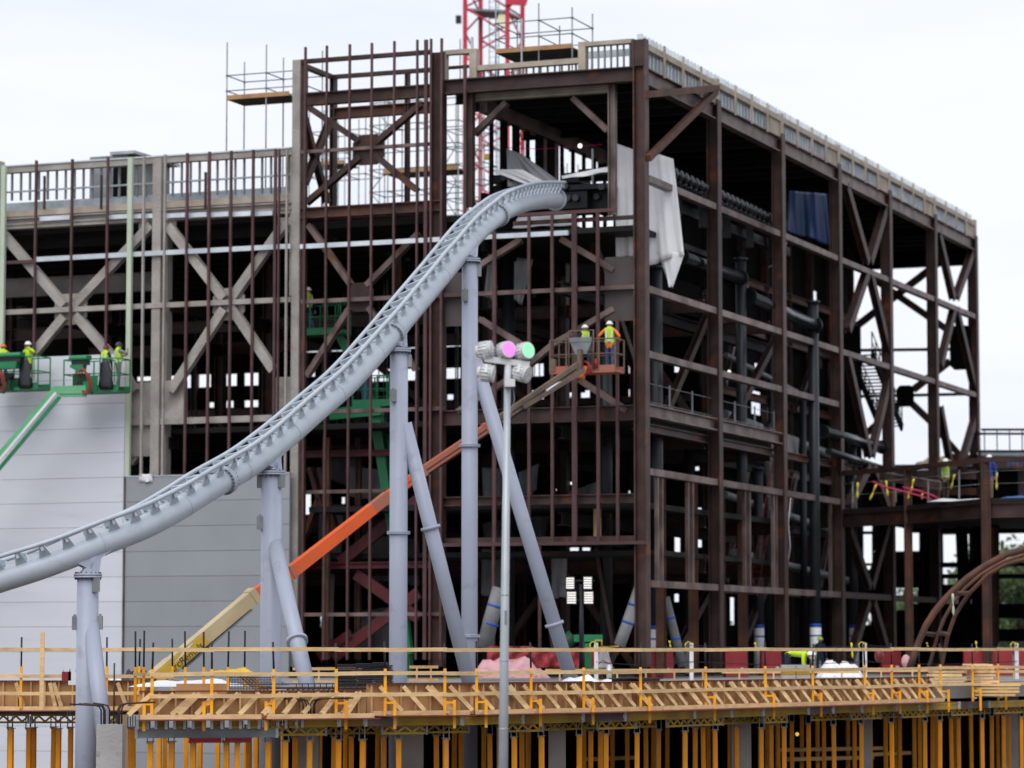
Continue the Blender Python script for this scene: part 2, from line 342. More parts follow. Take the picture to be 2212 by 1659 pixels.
fbeam(957, 1178, 1397, 1171, .12, .12, 'mauve', y=-.34, kind='b', name='rail'); fbeam(957, 1168, 1372, 1163, .18, .2, 'rust', y=.1, kind='b')
fbeam(660, 1063, 842, 1060, .13, .15, 'rustgrey', y=.3, kind='b', name='girt'); fbeam(652, 1327, 958, 1327, .13, .15, 'rustgrey', y=-.1, kind='b', name='girt')
fbeam(660, 977, 905, 981, .24, .25, 'maroon', y=2.2); fbeam(660, 1222, 930, 1220, .24, .25, 'maroon', y=2.2)
for s in ((735, 1215, 905, 1078), (720, 1420, 905, 1280), (770, 1240, 905, 1335), (690, 1420, 760, 1370)): fbrace(*s, .42, 'maroon', y=2.4, dep=.2, kind='b')
for s in ((690, 1075, 656, 1165), (700, 1110, 670, 1010), (690, 1010, 730, 1160)): fbrace(*s, .18, 'rustorange', y=2.8)
# --- front diamond braces below the upper floor
fgusset(1306, 556, 1371, 692, 'plate', .02, .02); fgusset(962, 590, 1000, 704, 'plate', .02, .02); fgusset(750, 612, 806, 672, 'rust', .02)
for s in ((1213, 517, 1328, 584), (1328, 667, 1196, 744), (1036, 575, 1125, 519), (1037, 689, 1123, 742), (1253, 821, 1356, 888), (1100, 820, 990, 890), (668, 486, 758, 614), (905, 505, 793, 617), (758, 664, 664, 812), (797, 664, 900, 800)):
    fbrace(*s, .2, 'rustgrey', y=.12)
fbrace(1196, 744, 1130, 800, .2, 'rustgrey', y=.12)
for u in (1160, 1290): fbrace(u, 1185, u + 40, 1415, .14, 'rust', y=5)
# --- parapet on the front
def fstuds(u0, v0, u1, v1, bot0, bot1, n, y, parent=BLD, m='galvdull', w=.05):
    for i in range(n):
        mb = MB(); k = (i + .5) / n; a = FL(u0 + (u1 - u0) * k, v0 + (v1 - v0) * k, y); b = FL(u0 + (u1 - u0) * k, bot0 + (bot1 - bot0) * k, y)
        mb.bar((a.x, y, b.z), (a.x, y, a.z), w, .1, (0, 1, 0)); part('parapet_stud', mb, m, parent)
    return None
fbeam(963, 115, 1018, 111, .16, .3, 'tan', y=.15, kind='b', name='parapet_rail'); fcol(963, 114, 176, .12, .3, 'tan', y=.15, kind='b', name='parapet_post')
fbeam(966, 147, 1018, 143, .1, .15, 'rust', y=.4, kind='b', name='parapet_rail'); fcol(1025, 107, 172, .28, .34, 'tan', y=.15, kind='b', name='parapet_post')
fbeam(1034, 146, 1256, 134, .19, .3, 'tan', y=.15, kind='b', name='parapet_rail'); fstuds(1038, 152, 1252, 140, 170, 156, 14, .3)
fcol(1260, 92, 152, .28, .34, 'tan', y=.15, kind='b', name='parapet_post')
fbeam(1268, 96, 1369, 90, .15, .3, 'tan', y=.15, kind='b', name='parapet_rail'); fstuds(1272, 98, 1368, 92, 154, 147, 7, .3); fbeam(1268, 119, 1369, 113, .26, .04, 'galv', y=.9, kind='b', name='parapet_rail')
# --- right side: columns every 8.47 m
BAY = 8.47; ZB = 5.0
def zr(v, u=1404): return RL(u, v).z
for i in range(1, 7):
    y = BAY * i; q = MB(); zt = 26.8
    q.ibm((0, y, ZB), (0, y, zt), .46, .44, (1, 0, 0), .05, .05); part('column', q, 'rust')
    q = MB(); q.b2((-.236, y - .215, ZB), (-.2305, y + .215, zt - .02)); part('column_flange', q, 'rustorange')
def rb(v0, y0, y1, h, dep, m, x=0.0, kind='i', name='beam', vm=None):
    z = zr(v0) if vm is None else vm; q = MB()
    (q.ibm((x, y0, z), (x, y1, z), h, dep, (0, 0, 1), .045, .05) if kind == 'i' else q.bar((x, y0, z), (x, y1, z), dep, h)); return part(name, q, m)
for i in range(6):
    y0, y1 = BAY * i + .24, BAY * (i + 1) - .24
    rb(172, y0, y1, .62, .36, 'rustgrey')
    for v in (384, 622): rb(v + 6, y0, y1, .24, .3, 'rustgrey', .02, 'b', 'girt')
    if i < 3:
        for v in (768, 1020, 1261): rb(v, y0, y1, .24, .3, 'rustgrey', .02, 'b', 'girt')
    if i < 2: rb(888, y0, y1, .46, .36, 'rustgrey')
    rb(922, y0, y1, .30, .30, 'rust' if i < 2 else 'rustorange', -.3) if i < 4 else None
    if i >= 3: rb(1261, y0, y1, .26, .3, 'rust', 0, 'b', 'girt')
for u in (1420, 1430, 1486, 1496, 1536): 
    pass
for u in (1420, 1430, 1486, 1496, 1551, 1609, 1619, 1671, 1677, 1757, 1794):
    y = RL(u, 1150).y; q = MB(); q.bar((-.02, y, zr(1257)), (-.02, y, zr(1024)), .12, .16, (0, 1, 0)); part('stud_post', q, 'rustgrey')
for u in (1461, 1530, 1588, 1635):
    y = RL(u, 1150).y; q = MB(); q.ibm((-.6, y, ZB), (-.6, y, zr(1024)), .3, .3, (0, 1, 0)); part('stud_post', q, 'rustorange')
# knee frame behind the corner column
for s in ((1398, 204, 1550, 190), (1547, 197, 1400, 342)):
    q = MB(); q.bar(RL(s[0], s[1], .34), RL(s[2], s[3], .34), .2, .24); part('knee_brace', q, 'rustorange')
# --- parapet on the right side
qs = None
for i in range(6):
    y0, y1 = BAY * i, BAY * (i + 1)
    q = MB(); q.bar((.02, y0 + .25, 27.40), (.02, y1 - .15, 27.40), .3, .22); part('parapet_rail', q, 'tan')
    q = MB(); q.b2((-.12, y1 - 1.55, 26.66), (.10, y1 - .2, 27.29)); part('parapet_panel', q, 'tan')
    q = MB(); q.bar((.03, y1, 26.6), (.03, y1, 27.62), .3, .35, (0, 1, 0)); part('parapet_post', q, 'tan')
    for k in range(1, 4):
        y = y0 + BAY * k / 4; q = MB(); q.bar((.2, y, 26.55), (.2, y, 27.72), .07, .1, (0, 1, 0)); part('parapet_post', q, 'tan')
    for k in range(21):
        y = y0 + .3 + k * .4
        if i * 21 + k < 79: q = MB()
        elif k == 0 or i * 21 + k == 79: q = qs or MB()
        q.bar((-.10, y, 26.5), (-.10, y, 27.86), .20, .07, (0, 1, 0))
        if i * 21 + k < 79: part('parapet_stud', q, 'galvlight')
        else: qs = q
    if i == 5: part('parapet_stud', qs, 'galvlight')['kind'] = 'stuff'
    q = MB(); q.b2((-.45, y0 + .1, 26.5), (-.42, y1 - .1, 27.35)); part('parapet_backing', q, 'galvdull')
# --- roof, floors, added black walls that keep the interior dark
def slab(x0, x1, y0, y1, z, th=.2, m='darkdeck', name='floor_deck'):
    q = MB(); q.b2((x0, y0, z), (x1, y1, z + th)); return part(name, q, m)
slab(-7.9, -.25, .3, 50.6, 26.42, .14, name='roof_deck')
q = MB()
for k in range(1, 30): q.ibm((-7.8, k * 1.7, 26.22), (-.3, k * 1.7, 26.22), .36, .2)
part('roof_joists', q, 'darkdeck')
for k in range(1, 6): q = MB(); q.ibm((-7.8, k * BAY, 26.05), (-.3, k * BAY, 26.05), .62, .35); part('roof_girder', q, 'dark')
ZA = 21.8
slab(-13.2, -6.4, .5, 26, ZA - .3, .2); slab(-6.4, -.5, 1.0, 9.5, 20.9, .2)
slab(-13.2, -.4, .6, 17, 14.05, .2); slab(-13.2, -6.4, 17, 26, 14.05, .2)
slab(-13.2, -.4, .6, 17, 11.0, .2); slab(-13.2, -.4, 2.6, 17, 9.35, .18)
def clipholes(H, a0, a1, z0, z1):
    r = []
    for h in H:
        b = (max(a0, h[0]), min(a1, h[1]), max(z0, h[2]), min(z1, h[3]))
        if b[1] - b[0] > .02 and b[3] - b[2] > .02: r.append(b)
    return r
def holewall(mb, put, a0, a1, z0, z1, H):
    H = clipholes(H, a0, a1, z0, z1); A = sorted({a0, a1} | {x for h in H for x in h[:2]}); Z = sorted({z0, z1} | {x for h in H for x in h[2:]})
    for i in range(len(A) - 1):
        am = (A[i] + A[i + 1]) / 2; st = None
        for j in range(len(Z) - 1):
            zm = (Z[j] + Z[j + 1]) / 2; hole = any(h[0] < am < h[1] and h[2] < zm < h[3] for h in H)
            if not hole and st is None: st = Z[j]
            if hole and st is not None: put(mb, A[i], A[i + 1], st, Z[j]); st = None
        if st is not None: put(mb, A[i], A[i + 1], st, Z[-1])
HP = [(294, 814, 329, 822), (359, 812, 377, 821), (399, 810, 455, 836), (486, 808, 511, 833), (526, 806, 587, 831), (450, 869, 462, 880), (487, 866, 504, 880), (526, 865, 580, 878), (359, 975, 380, 1010), (366, 985, 395, 1023),
      (656, 752, 694, 760), (702, 748, 745, 758), (656, 803, 680, 813), (694, 802, 715, 816), (801, 798, 842, 823), (842, 798, 899, 821), (881, 743, 897, 752), (960, 739, 995, 748), (962, 795, 995, 817), (964, 852, 979, 863), (1149, 786, 1174, 812), (1253, 848, 1284, 869), (1262, 843, 1278, 848), (1222, 848, 1238, 869), (1147, 843, 1174, 870), (1356, 781, 1370, 806), (1356, 841, 1370, 865), (1253, 945, 1273, 952), (1328, 940, 1336, 954),
      (793, 990, 806, 1026), (806, 1000, 827, 1026), (653, 1068, 671, 1111), (736, 1074, 745, 1088), (728, 1111, 746, 1136), (812, 1096, 837, 1108), (881, 1097, 914, 1166), (820, 1130, 836, 1140), (656, 1128, 662, 1155), (1197, 996, 1212, 1008), (1223, 999, 1239, 1008), (1256, 1002, 1271, 1008), (1197, 1123, 1212, 1164), (1228, 1103, 1239, 1164), (1274, 1093, 1280, 1158), (1324, 1093, 1330, 1161), (1358, 1112, 1370, 1161), (1229, 1183, 1250, 1203), (1256, 1183, 1279, 1203), (1044, 1146, 1054, 1158), (1268, 860, 1275, 866),
      (1356, 1060, 1372, 1150), (1455, 788, 1467, 804), (1527, 835, 1534, 856), (1455, 1120, 1469, 1202), (1498, 1097, 1516, 1140), (1519, 1105, 1531, 1147), (1502, 1159, 1518, 1182), (1500, 1008, 1510, 1016), (1418, 1360, 1440, 1400), (690, 1330, 712, 1358), (790, 1360, 806, 1385), (1455, 1283, 1466, 1300)]
HA = []
for (a, b, c, dd) in HP:
    P = FL(a, b, 26); Q = FL(c, dd, 26); HA.append((P.x, Q.x, Q.z, P.z))
q = MB(); holewall(q, lambda mb, x0, x1, z0, z1: mb.b2((x0, 26, z0), (x1, 26.15, z1)), -13.2, -6.3, 4.9, ZA - .3, HA); part('blocking_wall', q, 'dark')  # added back wall, black to darken the bays, holes left for sky
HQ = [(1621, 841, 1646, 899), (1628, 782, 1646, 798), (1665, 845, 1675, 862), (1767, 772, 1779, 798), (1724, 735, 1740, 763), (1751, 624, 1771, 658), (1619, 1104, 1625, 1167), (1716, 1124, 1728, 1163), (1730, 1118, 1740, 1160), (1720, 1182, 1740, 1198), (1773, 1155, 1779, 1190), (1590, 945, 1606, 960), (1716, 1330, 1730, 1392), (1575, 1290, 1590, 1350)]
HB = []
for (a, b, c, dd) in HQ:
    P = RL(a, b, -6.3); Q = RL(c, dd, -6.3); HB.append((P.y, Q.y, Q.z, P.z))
q = MB(); holewall(q, lambda mb, y0, y1, z0, z1: mb.b2((-6.4, y0, z0), (-6.25, y1, z1)), 26.2, 50.6, 4.9, 26.35, HB); part('blocking_wall', q, 'dark')  # added side wall, black in place of interior shade
q = MB(); q.b2((-6.45, 18.5, ZA), (-6.3, 26.2, 26.35)); part('blocking_wall', q, 'dark')
q = MB(); q.b2((-6.45, .8, 20.4), (-6.3, 26.0, ZA + .75)); part('low_wall', q, 'dark')  # added black strip that covers the sky gap above the floor
# colonnade with openings under the roof
q = MB(); q.bar((-6.35, .8, 25.75), (-6.35, 18.4, 25.75), .3, .5); part('header_beam', q, 'rustgrey')
for k in range(14):
    y = 1.6 + 1.22 * k; q = MB(); w = .7 if k in (4, 5) else .6 if k in (1, 2) else .24
    q.bar((-6.35, y, ZA), (-6.35, y, 25.5), w, .08, (1, 0, 0)); part('stud_post', q, 'dark')
q = MB(); q.b2((-6.42, 6.2, ZA), (-6.36, 8.6, 25.5)); part('blocking_wall', q, 'rustgrey')
# rear bays: X braces and low rear frame
def rear(u0, v0, u1, v1, w, m='rust', y=50.6, name='brace'):
    q = MB(); q.bar(FL(u0, v0, y), FL(u1, v1, y), w, .25, (0, 1, 0)); part(name, q, m)
rear(2072, 533, 1828, 722, .34); rear(1872, 592, 2046, 712, .34); rear(1973, 842, 2052, 780, .34); rear(1970, 872, 2012, 912, .34); rear(1845, 960, 1940, 875, .3); rear(2055, 985, 2100, 1010, .3); rear(2010, 912, 2075, 985, .3)
rear(1822, 757, 2100, 754, .14, name='rear_rail'); rear(1822, 857, 2100, 851, .14, name='rear_rail')
fgusset(2051, 704, 2099, 798, 'dark', 50.4, .2); fgusset(1936, 833, 1974, 878, 'dark', 50.4, .2)
q = MB(); q.ibm((-7.9, 50.6, 4.9), (-7.9, 50.6, 26.4), .4, .4, (1, 0, 0)); part('column', q, 'rust')
q = MB(); q.bar((-7.9, 50.6, 25.85), (0, 50.6, 25.85), .3, 1.1); part('rear_beam', q, 'dark')
HR = []
for (a, b, c, dd) in [(1824, 1120, 1850, 1148), (1834, 1156, 1856, 1206), (1862, 1120, 1882, 1147), (1862, 1154, 1882, 1216), (1824, 1196, 1832, 1216), (1834, 1222, 1856, 1230), (1862, 1222, 1882, 1230), (1826, 1300, 1850, 1345), (1862, 1310, 1880, 1350), (1900, 1118, 1920, 1140), (1886, 1190, 1896, 1216), (1930, 1114, 1984, 1121), (1930, 1128, 1984, 1190), (1932, 1270, 1990, 1318), (1998, 1130, 2022, 1215), (1998, 1226, 2020, 1280), (2034, 1130, 2092, 1215), (2034, 1226, 2090, 1262)]:
    P = FL(a, b, 50.6); Q = FL(c, dd, 50.6); HR.append((P.x, Q.x, Q.z, P.z))
q = MB(); holewall(q, lambda mb, x0, x1, z0, z1: mb.b2((x0, 50.75, z0), (x1, 50.9, z1)), -9.5, 0.2, 4.9, 15.0, HR); part('blocking_wall', q, 'dark')  # added black backing that stands for the dark lower rear
rear(1890, 1028, 2110, 1024, .5, 'rustgrey', 50.3, 'rear_beam'); rear(1890, 1062, 2110, 1062, .35, 'rustorange', 50.3, 'rear_beam'); rear(1900, 1008, 2100, 1005, .16, 'galvdull', 50.2, 'rear_beam')
for k in range(7):                      # steel and services, some paler to show against the added black wall
    y = 27.2 + 3.7 * k; q = MB(); q.ibm((-6.0, y, 4.95), (-6.0, y, 26.2), .32, .3, (0, 1, 0)); part('inner_column', q, 'rust')
for z, m in ((8.6, 'rustgrey'), (11.6, 'rust'), (14.2, 'rustgrey'), (17.4, 'rustorange'), (20.4, 'rust'), (22.6, 'rustorange')): q = MB(); q.ibm((-5.95, 26.4, z), (-5.95, 50.2, z), .34, .25); part('inner_beam', q, m)
for y0, z0, y1, z1 in ((27.4, 8.9, 30.7, 14.0), (34.7, 14.0, 31.1, 8.9), (34.7, 8.9, 38.2, 14.0), (38.4, 17.2, 42, 20.2), (27.4, 17.6, 30.7, 22.4), (42.2, 8.9, 45.6, 14)): q = MB(); q.ibm((-5.7, y0, z0), (-5.7, y1, z1), .22, .22, (1, 0, 0)); part('inner_brace', q, 'rustgrey')
for x, y, z0, z1 in ((-5.2, 28.5, 5, 19), (-4.6, 30.2, 5, 16), (-5.3, 33.1, 5, 22), (-4.8, 36.5, 5, 18), (-5.2, 40.0, 5, 21), (-3.9, 24.0, 14.3, 23), (-4.4, 20.5, 14.3, 21)): q = MB(); q.tube((x, y, z0), (x, y, z1), .17, 12); part('service_pipe', q, 'blackcol')
for x, z, y0, y1, r in ((-5.4, 16.2, 26.4, 47, .22), (-5.4, 12.7, 26.4, 44, .16), (-5.3, 18.8, 26.4, 40, .12), (-5.2, 10.2, 27, 48, .18)): q = MB(); q.tube((x, y0, z), (x, y1, z - 1.0), r, 12); part('service_pipe', q, 'galvdull')
for x in (-31, -27.5, -24.2, -20.8, -17.4, -14.6, -11.2, -8.4): q = MB(); q.ibm((x, 25.7, 4.95), (x, 25.7, 21.4), .3, .3, (1, 0, 0)); part('inner_column', q, 'rust')
for z, m in ((9.0, 'rust'), (11.9, 'rustorange'), (14.6, 'rustgrey'), (16.9, 'rust')): q = MB(); q.ibm((-32, 25.6, z), (-6.6, 25.6, z), .3, .25); part('inner_beam', q, m)
q = MB()
for k in range(24): q.bar((-32 + k * 1.08, 26.4, 13.9), (-32 + k * 1.08, 26.4, 17.2), .05, .05, (0, 1, 0))
for z in (14.9, 15.7, 16.2): q.tube((-32.5, 26.4, z), (-6.5, 26.4, z), .025, 5)
part('back_railing', q, 'rod')
# right side X braces of bays 4 and 6
for s in ((1826, 402, 1872, 566), (1919, 425, 1877, 566), (1871, 590, 1830, 712), (1878, 590, 1917, 756), (1829, 768, 1876, 985), (1918, 822, 1881, 985), (1875, 1008, 1832, 1094), (1884, 1008, 1922, 1110), (1832, 1140, 1876, 1268), (1920, 1120, 1880, 1268), (1874, 1300, 1836, 1425), (1884, 1300, 1920, 1425),
          (2026, 505, 2058, 644), (2104, 532, 2064, 644), (2059, 668, 2030, 790), (2065, 668, 2105, 842), (2030, 880, 2052, 1000), (2106, 900, 2074, 1010)):
    a = RL(s[0], s[1]); b = RL(s[2], s[3]); q = MB(); q.ibm(a, b, .3, .42, (1, 0, 0), .04, .2); part('brace', q, 'rust')
# lifeline on the upper right floor edge
q = MB()
for k in range(7): q.bar((-.1, .8 + k * 2.6, 14.3), (-.1, .8 + k * 2.6, 15.5), .05, .05, (0, 1, 0))
for z in (14.75, 15.4): q.tube((-.1, .4, z), (-.1, 17, z), .012, 5)
part('lifeline', q, 'galvdull')

# ================================================================ lower left wing
WING = bthing('building_wing', 'lower left wing with grey fireproofed X braces, stud parapet and pale cladding panels', 'building')
kw = dict(parent=WING)
fcol(341, 343, 1030, .36, .36, 'fire', kind='b', **kw); fcol(360, 480, 1030, .22, .4, 'fire', y=.5, kind='b', **kw); fcol(-6, 350, 780, .36, .36, 'fire', kind='b', **kw)
fcol(632.5, 330, 640, .12, .3, 'fire', y=.15, kind='b', **kw)
for u, vt, vb, w in ((76, 347, 790, .085), (154, 344, 790, .085), (231, 340, 790, .085), (308, 337, 1045, .08), (354, 334, 1045, .075), (402, 331, 1045, .09), (450, 328, 1045, .09), (497, 326, 1045, .09), (545, 324, 1045, .09), (592, 322, 1430, .10), (600, 322, 1430, .06), (617, 323, 1430, .07)):
    fcol(u, vt, vb, w, .10, 'fire' if u in (308, 354, 617) else 'mauve', y=-.34, kind='b', name='mullion', **kw)
fcol(6, 358, 780, .19, .14, 'sage', y=-.42, kind='b', name='trim_post', **kw); fcol(279, 340, 1035, .19, .14, 'sage', y=-.42, kind='b', name='trim_post', **kw)
for u, v in ((96, 380), (219, 378), (444, 372)): fcol(u, v, 452, .07, .1, 'rust', y=-.3, kind='b', name='stub_post', **kw)
fbeam(-60, 370, 634, 332, .24, .3, 'fire', y=.1, kind='b', name='parapet_rail', **kw); fbeam(-60, 363, 634, 323.5, .05, .5, 'galvlight', y=.15, kind='b', name='parapet_cap', **kw)
fbeam(-60, 414, 634, 384, .06, .1, 'galv', y=.2, kind='b', name='parapet_rail', **kw)
fstuds(-60, 372, 634, 335, 436, 416, 36, .3, WING, 'galvdull', .06)
fbeam(-60, 447, 634, 420, .36, .04, 'galv', y=1.6, kind='b', name='deck_edge', **kw); fbeam(-60, 459, 634, 437, .24, .3, 'tan', y=.3, kind='b', **kw)
fbeam(-60, 472, 634, 459, .28, .4, 'fire', y=.12, **kw); fbeam(-60, 485, 634, 470, .16, .45, 'fire', y=.2, kind='b', **kw)
for u0, u1 in ((86, 151), (232, 276), (284, 306), (312, 330), (358, 400), (406, 447), (454, 494), (501, 542), (549, 589)):
    fbeam(u0, 472.5 - .0217 * (u0 - 86) * 1.02 - .6, u1, 472.5 - .0217 * (u1 - 86) * 1.02 - .6, .17, .06, 'galvlight', y=-.16, kind='b', name='channel', **kw)
fbeam(14, 568, 76, 564, .12, .12, 'mauve', y=-.3, kind='b', name='girt', **kw); fbeam(80, 558, 628, 534.5, .18, .12, 'galvlight', y=-.28, kind='b', name='channel', **kw)
fbeam(-60, 677, 630, 649, .19, .25, 'fire', y=-.1, kind='b', name='girt', **kw)
fgusset(118, 636, 187, 700, 'fire', .05, parent=WING); fgusset(460, 624, 528, 690, 'fire', .05, parent=WING)
for s in ((-8, 488, 140, 660), (327, 487, 164, 657), (140, 684, 66, 774), (165, 681, 250, 780), (365, 489, 485, 645), (619, 480, 504, 642), (485, 668, 371, 845), (501, 665, 592, 800), (262, 795, 292, 846)):
    fbrace(*s, .34, 'fire', y=-.04, dep=.3, kind='b', **kw)
for a in ((283, 827, 331, 905), (352, 822, 403, 912), (592, 815, 628, 905), (283, 912, 333, 985), (300, 470, 380, 500), (600, 470, 630, 500)): fgusset(*a, 'fire', .1, .05, WING)
fbeam(283, 912, 630, 903, .24, .3, 'fire', y=.05, kind='b', **kw); fbrace(284, 1000, 318, 950, .3, 'fire', y=.3, kind='b', **kw)
fbeam(-40, 622, 332, 613, .75, .35, 'fire', y=6, **kw)
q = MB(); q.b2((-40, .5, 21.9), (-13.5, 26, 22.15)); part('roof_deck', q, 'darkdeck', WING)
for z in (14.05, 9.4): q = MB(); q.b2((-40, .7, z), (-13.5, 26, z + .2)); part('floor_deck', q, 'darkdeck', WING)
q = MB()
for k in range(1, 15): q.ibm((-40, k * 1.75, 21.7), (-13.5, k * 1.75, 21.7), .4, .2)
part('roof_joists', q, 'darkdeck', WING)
q = MB(); holewall(q, lambda mb, x0, x1, z0, z1: mb.b2((x0, 26, z0), (x1, 26.15, z1)), -41, -13.2, 0, 21.9, HA); part('blocking_wall', q, 'dark', WING)  # same added black wall, keeps the wing interior dark
# cladding panels
ROW = .93; ztop = FL(420, 1028, -.4).z; xr0 = FL(270, 1200, -.4).x; xr1 = FL(627, 1200, -.4).x
nrow = int(ztop / ROW)
for k in range(nrow + 1):
    z1 = ztop - k * ROW; z0 = max(0, z1 - ROW + .013)
    q = MB(); q.b2((xr0 + .06, -.5, z0), (xr1, -.4, z1)); part('cladding_panel', q, 'panelgrey', WING)
for k in range(-5, nrow + 1):
    z1 = ztop - k * ROW; z0 = max(0, z1 - ROW + .012)
    q = MB(); q.b2((-33, -.53, z0), (xr0 - .02, -.4, z1)); part('cladding_panel', q, 'panelwhite', WING)
q = MB(); q.b2((xr0 - .01, -.56, 0), (xr0 + .05, -.4, ztop + .02)); part('joint_trim', q, 'rustgrey', WING)
q = MB(); q.b2((xr0 + .06, -.52, ztop), (xr1, -.36, ztop + .05)); part('panel_cap', q, 'galv', WING)
# crumpled paper scrap on the grey panel top
a = FL(314, 1030, -.55); q = MB()
q.sheet([[(a.x + i * .14 - .25, -.56 - .05 * math.sin(i * 2 + j), a.z + .1 - j * .1 + .03 * math.sin(i * 3)) for i in range(5)] for j in range(4)], .01)
o = q.build('plastic_scrap', 'white', None); o.location = C0; o.rotation_euler = (0, 0, -TH); tag(o, 'small white plastic scrap hanging over the top edge of the grey wall panels', 'plastic scrap')
# roof unit behind the wing parapet
HV = bthing('rooftop_unit', 'grey boxy ventilation unit standing on the lower wing roof behind the stud parapet', 'roof unit', (0, 0, 0))
P = FL(193, 432, 3); Q = FL(276, 334, 3); q = MB(); q.b2((P.x, 3, 22.2), (Q.x, 6.5, Q.z)); q.build('housing', 'galvdull', HV)
q = MB(); q.b2((P.x + 1.1, 2.9, 22.6), (P.x + 1.9, 2.98, Q.z - .3)); q.build('grille', 'dark', HV)
q = MB(); q.b2((P.x + 1.0, 2.8, Q.z), (Q.x + .4, 6.6, Q.z + .12)); q.build('lid', 'galv', HV)

# ================================================================ right-hand annex
AX = thing('annex_frame', 'low brown steel annex with a thin deck, right of the tall frame', 'building')
AP = [V((13.2, 135, 0)), V((16.4, 130, 0)), V((18.7, 124, 0)), V((30, 119, 0)), V((40, 150, 0)), V((22, 160, 0))]
q = MB(); q.poly([p + V((0, 0, 11.78)) for p in AP], (0, 0, .14)); q.build('floor_deck', 'darkdeck', AX)
for a, b in zip(AP[:3], AP[1:4]):
    q = MB(); q.ibm(a + V((0, .1, 11.45)), b + V((0, .1, 11.45)), .6, .3); q.build('edge_beam', 'rust', AX)
    q = MB(); q.bar(a + V((0, -.05, 13.45)), b + V((0, -.05, 13.45)), .2, .2); q.build('top_rail', 'rust', AX)
for x, y, t, w in ((16.45, 130.0, 13.4, .32), (18.75, 123.9, 13.5, .34), (24.5, 132, 11.4, .35), (21.5, 140, 11.4, .35)):
    q = MB(); q.ibm((x, y, 0), (x, y, t), w, w, (1, 0, 0)); q.build('column', 'rustorange', AX)
for u, v0, v1, Y in ((1842, 1015, 1085, 133), (1935, 1030, 1085, 131), (2005, 1010, 1085, 128.5), (2072, 990, 1078, 126)):
    a = atY(u, v1, Y); b = atY(u, v0 + 25, Y); q = MB(); q.bar(a, b, .06, .06, (1, 0, 0)); q.build('stanchion', 'galvdull', AX)
q = MB()
for z in (12.5, 13.0):
    for a, b in zip(AP[:3], AP[1:4]): q.tube(a + V((0, -.1, z)), b + V((0, -.1, z)), .012, 5)
q.build('lifeline', 'galvdull', AX)
q = MB(); a = atY(1905, 1028, 136); b = atY(2035, 1050, 131); q.bar(a, b, .25, .35); q.build('beam', 'rustgrey', AX)
# back part of the annex with its upper deck
for u0, v0, u1, v1, h, m, nm in ((2118, 999, 2300, 1002, .62, 'rust', 'beam'), (2118, 983, 2300, 984, .22, 'galvdull', 'edge_channel')):
    a = atY(u0, v0, 154); b = atY(u1, v1, 154); b.z = a.z; q = MB(); q.bar(a, b, .4, h); q.build(nm, m, AX)
a = atY(2118, 972, 155); q = MB(); q.b2((a.x, 155, a.z - .12), (a.x + 9, 172, a.z)); q.build('floor_deck', 'darkdeck', AX)
for u in (2125, 2152, 2180, 2206, 2232): q = MB(); a = atY(u, 1010, 155); q.bar((a.x, 155, 11.9), (a.x, 155, a.z), .3, .3, (1, 0, 0)) if u == 2206 else None; q.v and q.build('column', 'rust', AX)
a = atY(2120, 1020, 158); q = MB(); q.b2((a.x, 158, 11.9), (a.x + 12, 158.2, a.z + .3)); q.build('back_panel', 'dark', AX)  # added black sheet for the darkness behind the annex deck
GR = thing('guard_railing', 'dark metal guard railing with upright bars on the upper annex deck', 'railing')
zt = atY(2125, 928, 154).z; zb = atY(2125, 972, 154).z; x0 = atY(2120, 950, 154).x
q = MB(); q.tube((x0, 154, zt), (x0 + 6, 154, zt), .06, 8); q.tube((x0, 157, zt), (x0 + 6, 157, zt), .06, 8); q.build('top_rail', 'rod', GR)
for k in range(10):
    q = MB(); q.bar((x0 + .15 + k * .62, 154, zb), (x0 + .15 + k * .62, 154, zt), .05, .05, (1, 0, 0)); q.build('baluster', 'rod', GR)
def text(body, size, m, ext=.004):
    c = bpy.data.curves.new('t', 'FONT'); c.body = body; c.size = size; c.extrude = ext; c.align_x = 'CENTER'; c.align_y = 'CENTER'
    t = bpy.data.objects.new('t', c); S.collection.objects.link(t); dg = bpy.context.evaluated_depsgraph_get(); dg.update()
    me = bpy.data.meshes.new_from_object(t.evaluated_get(dg)); bpy.data.objects.remove(t); me.materials.clear(); me.materials.append(MT[m])
    o = bpy.data.objects.new('lettering', me); S.collection.objects.link(o); return o
o = text('SW7070', .44, 'inkblue', .003); a = atY(2208, 1001, 153.78); o.location = a; o.rotation_euler = (R(90), 0, 0); o.parent = AX; o.name = 'painted_marks'
# dark ground floor posts under the annex
for u, v1, lean, Y in ((1990, 1125, 10, 152), (2090, 1125, -14, 150), (2112, 1130, 0, 150), (1905, 1130, 8, 146), (2145, 1120, 0, 148)):
    a = atY(u, 1420, Y); b = atY(u + lean, v1, Y); a.z = 4.8; q = MB(); q.bar(a, b, .62, .5, (1, 0, 0)); q.build('column', 'dark', AX)
for v, h, Y in ((1219, .18, 150), (1320, .7, 151), (1372, .6, 151.5), (1245, .22, 152), (1140, .5, 152)):
    a = atY(1965, v, Y); b = atY(2330, v, Y); b.z = a.z; q = MB(); q.bar(a, b, .3, h); q.build('cross_beam', 'dark', AX)
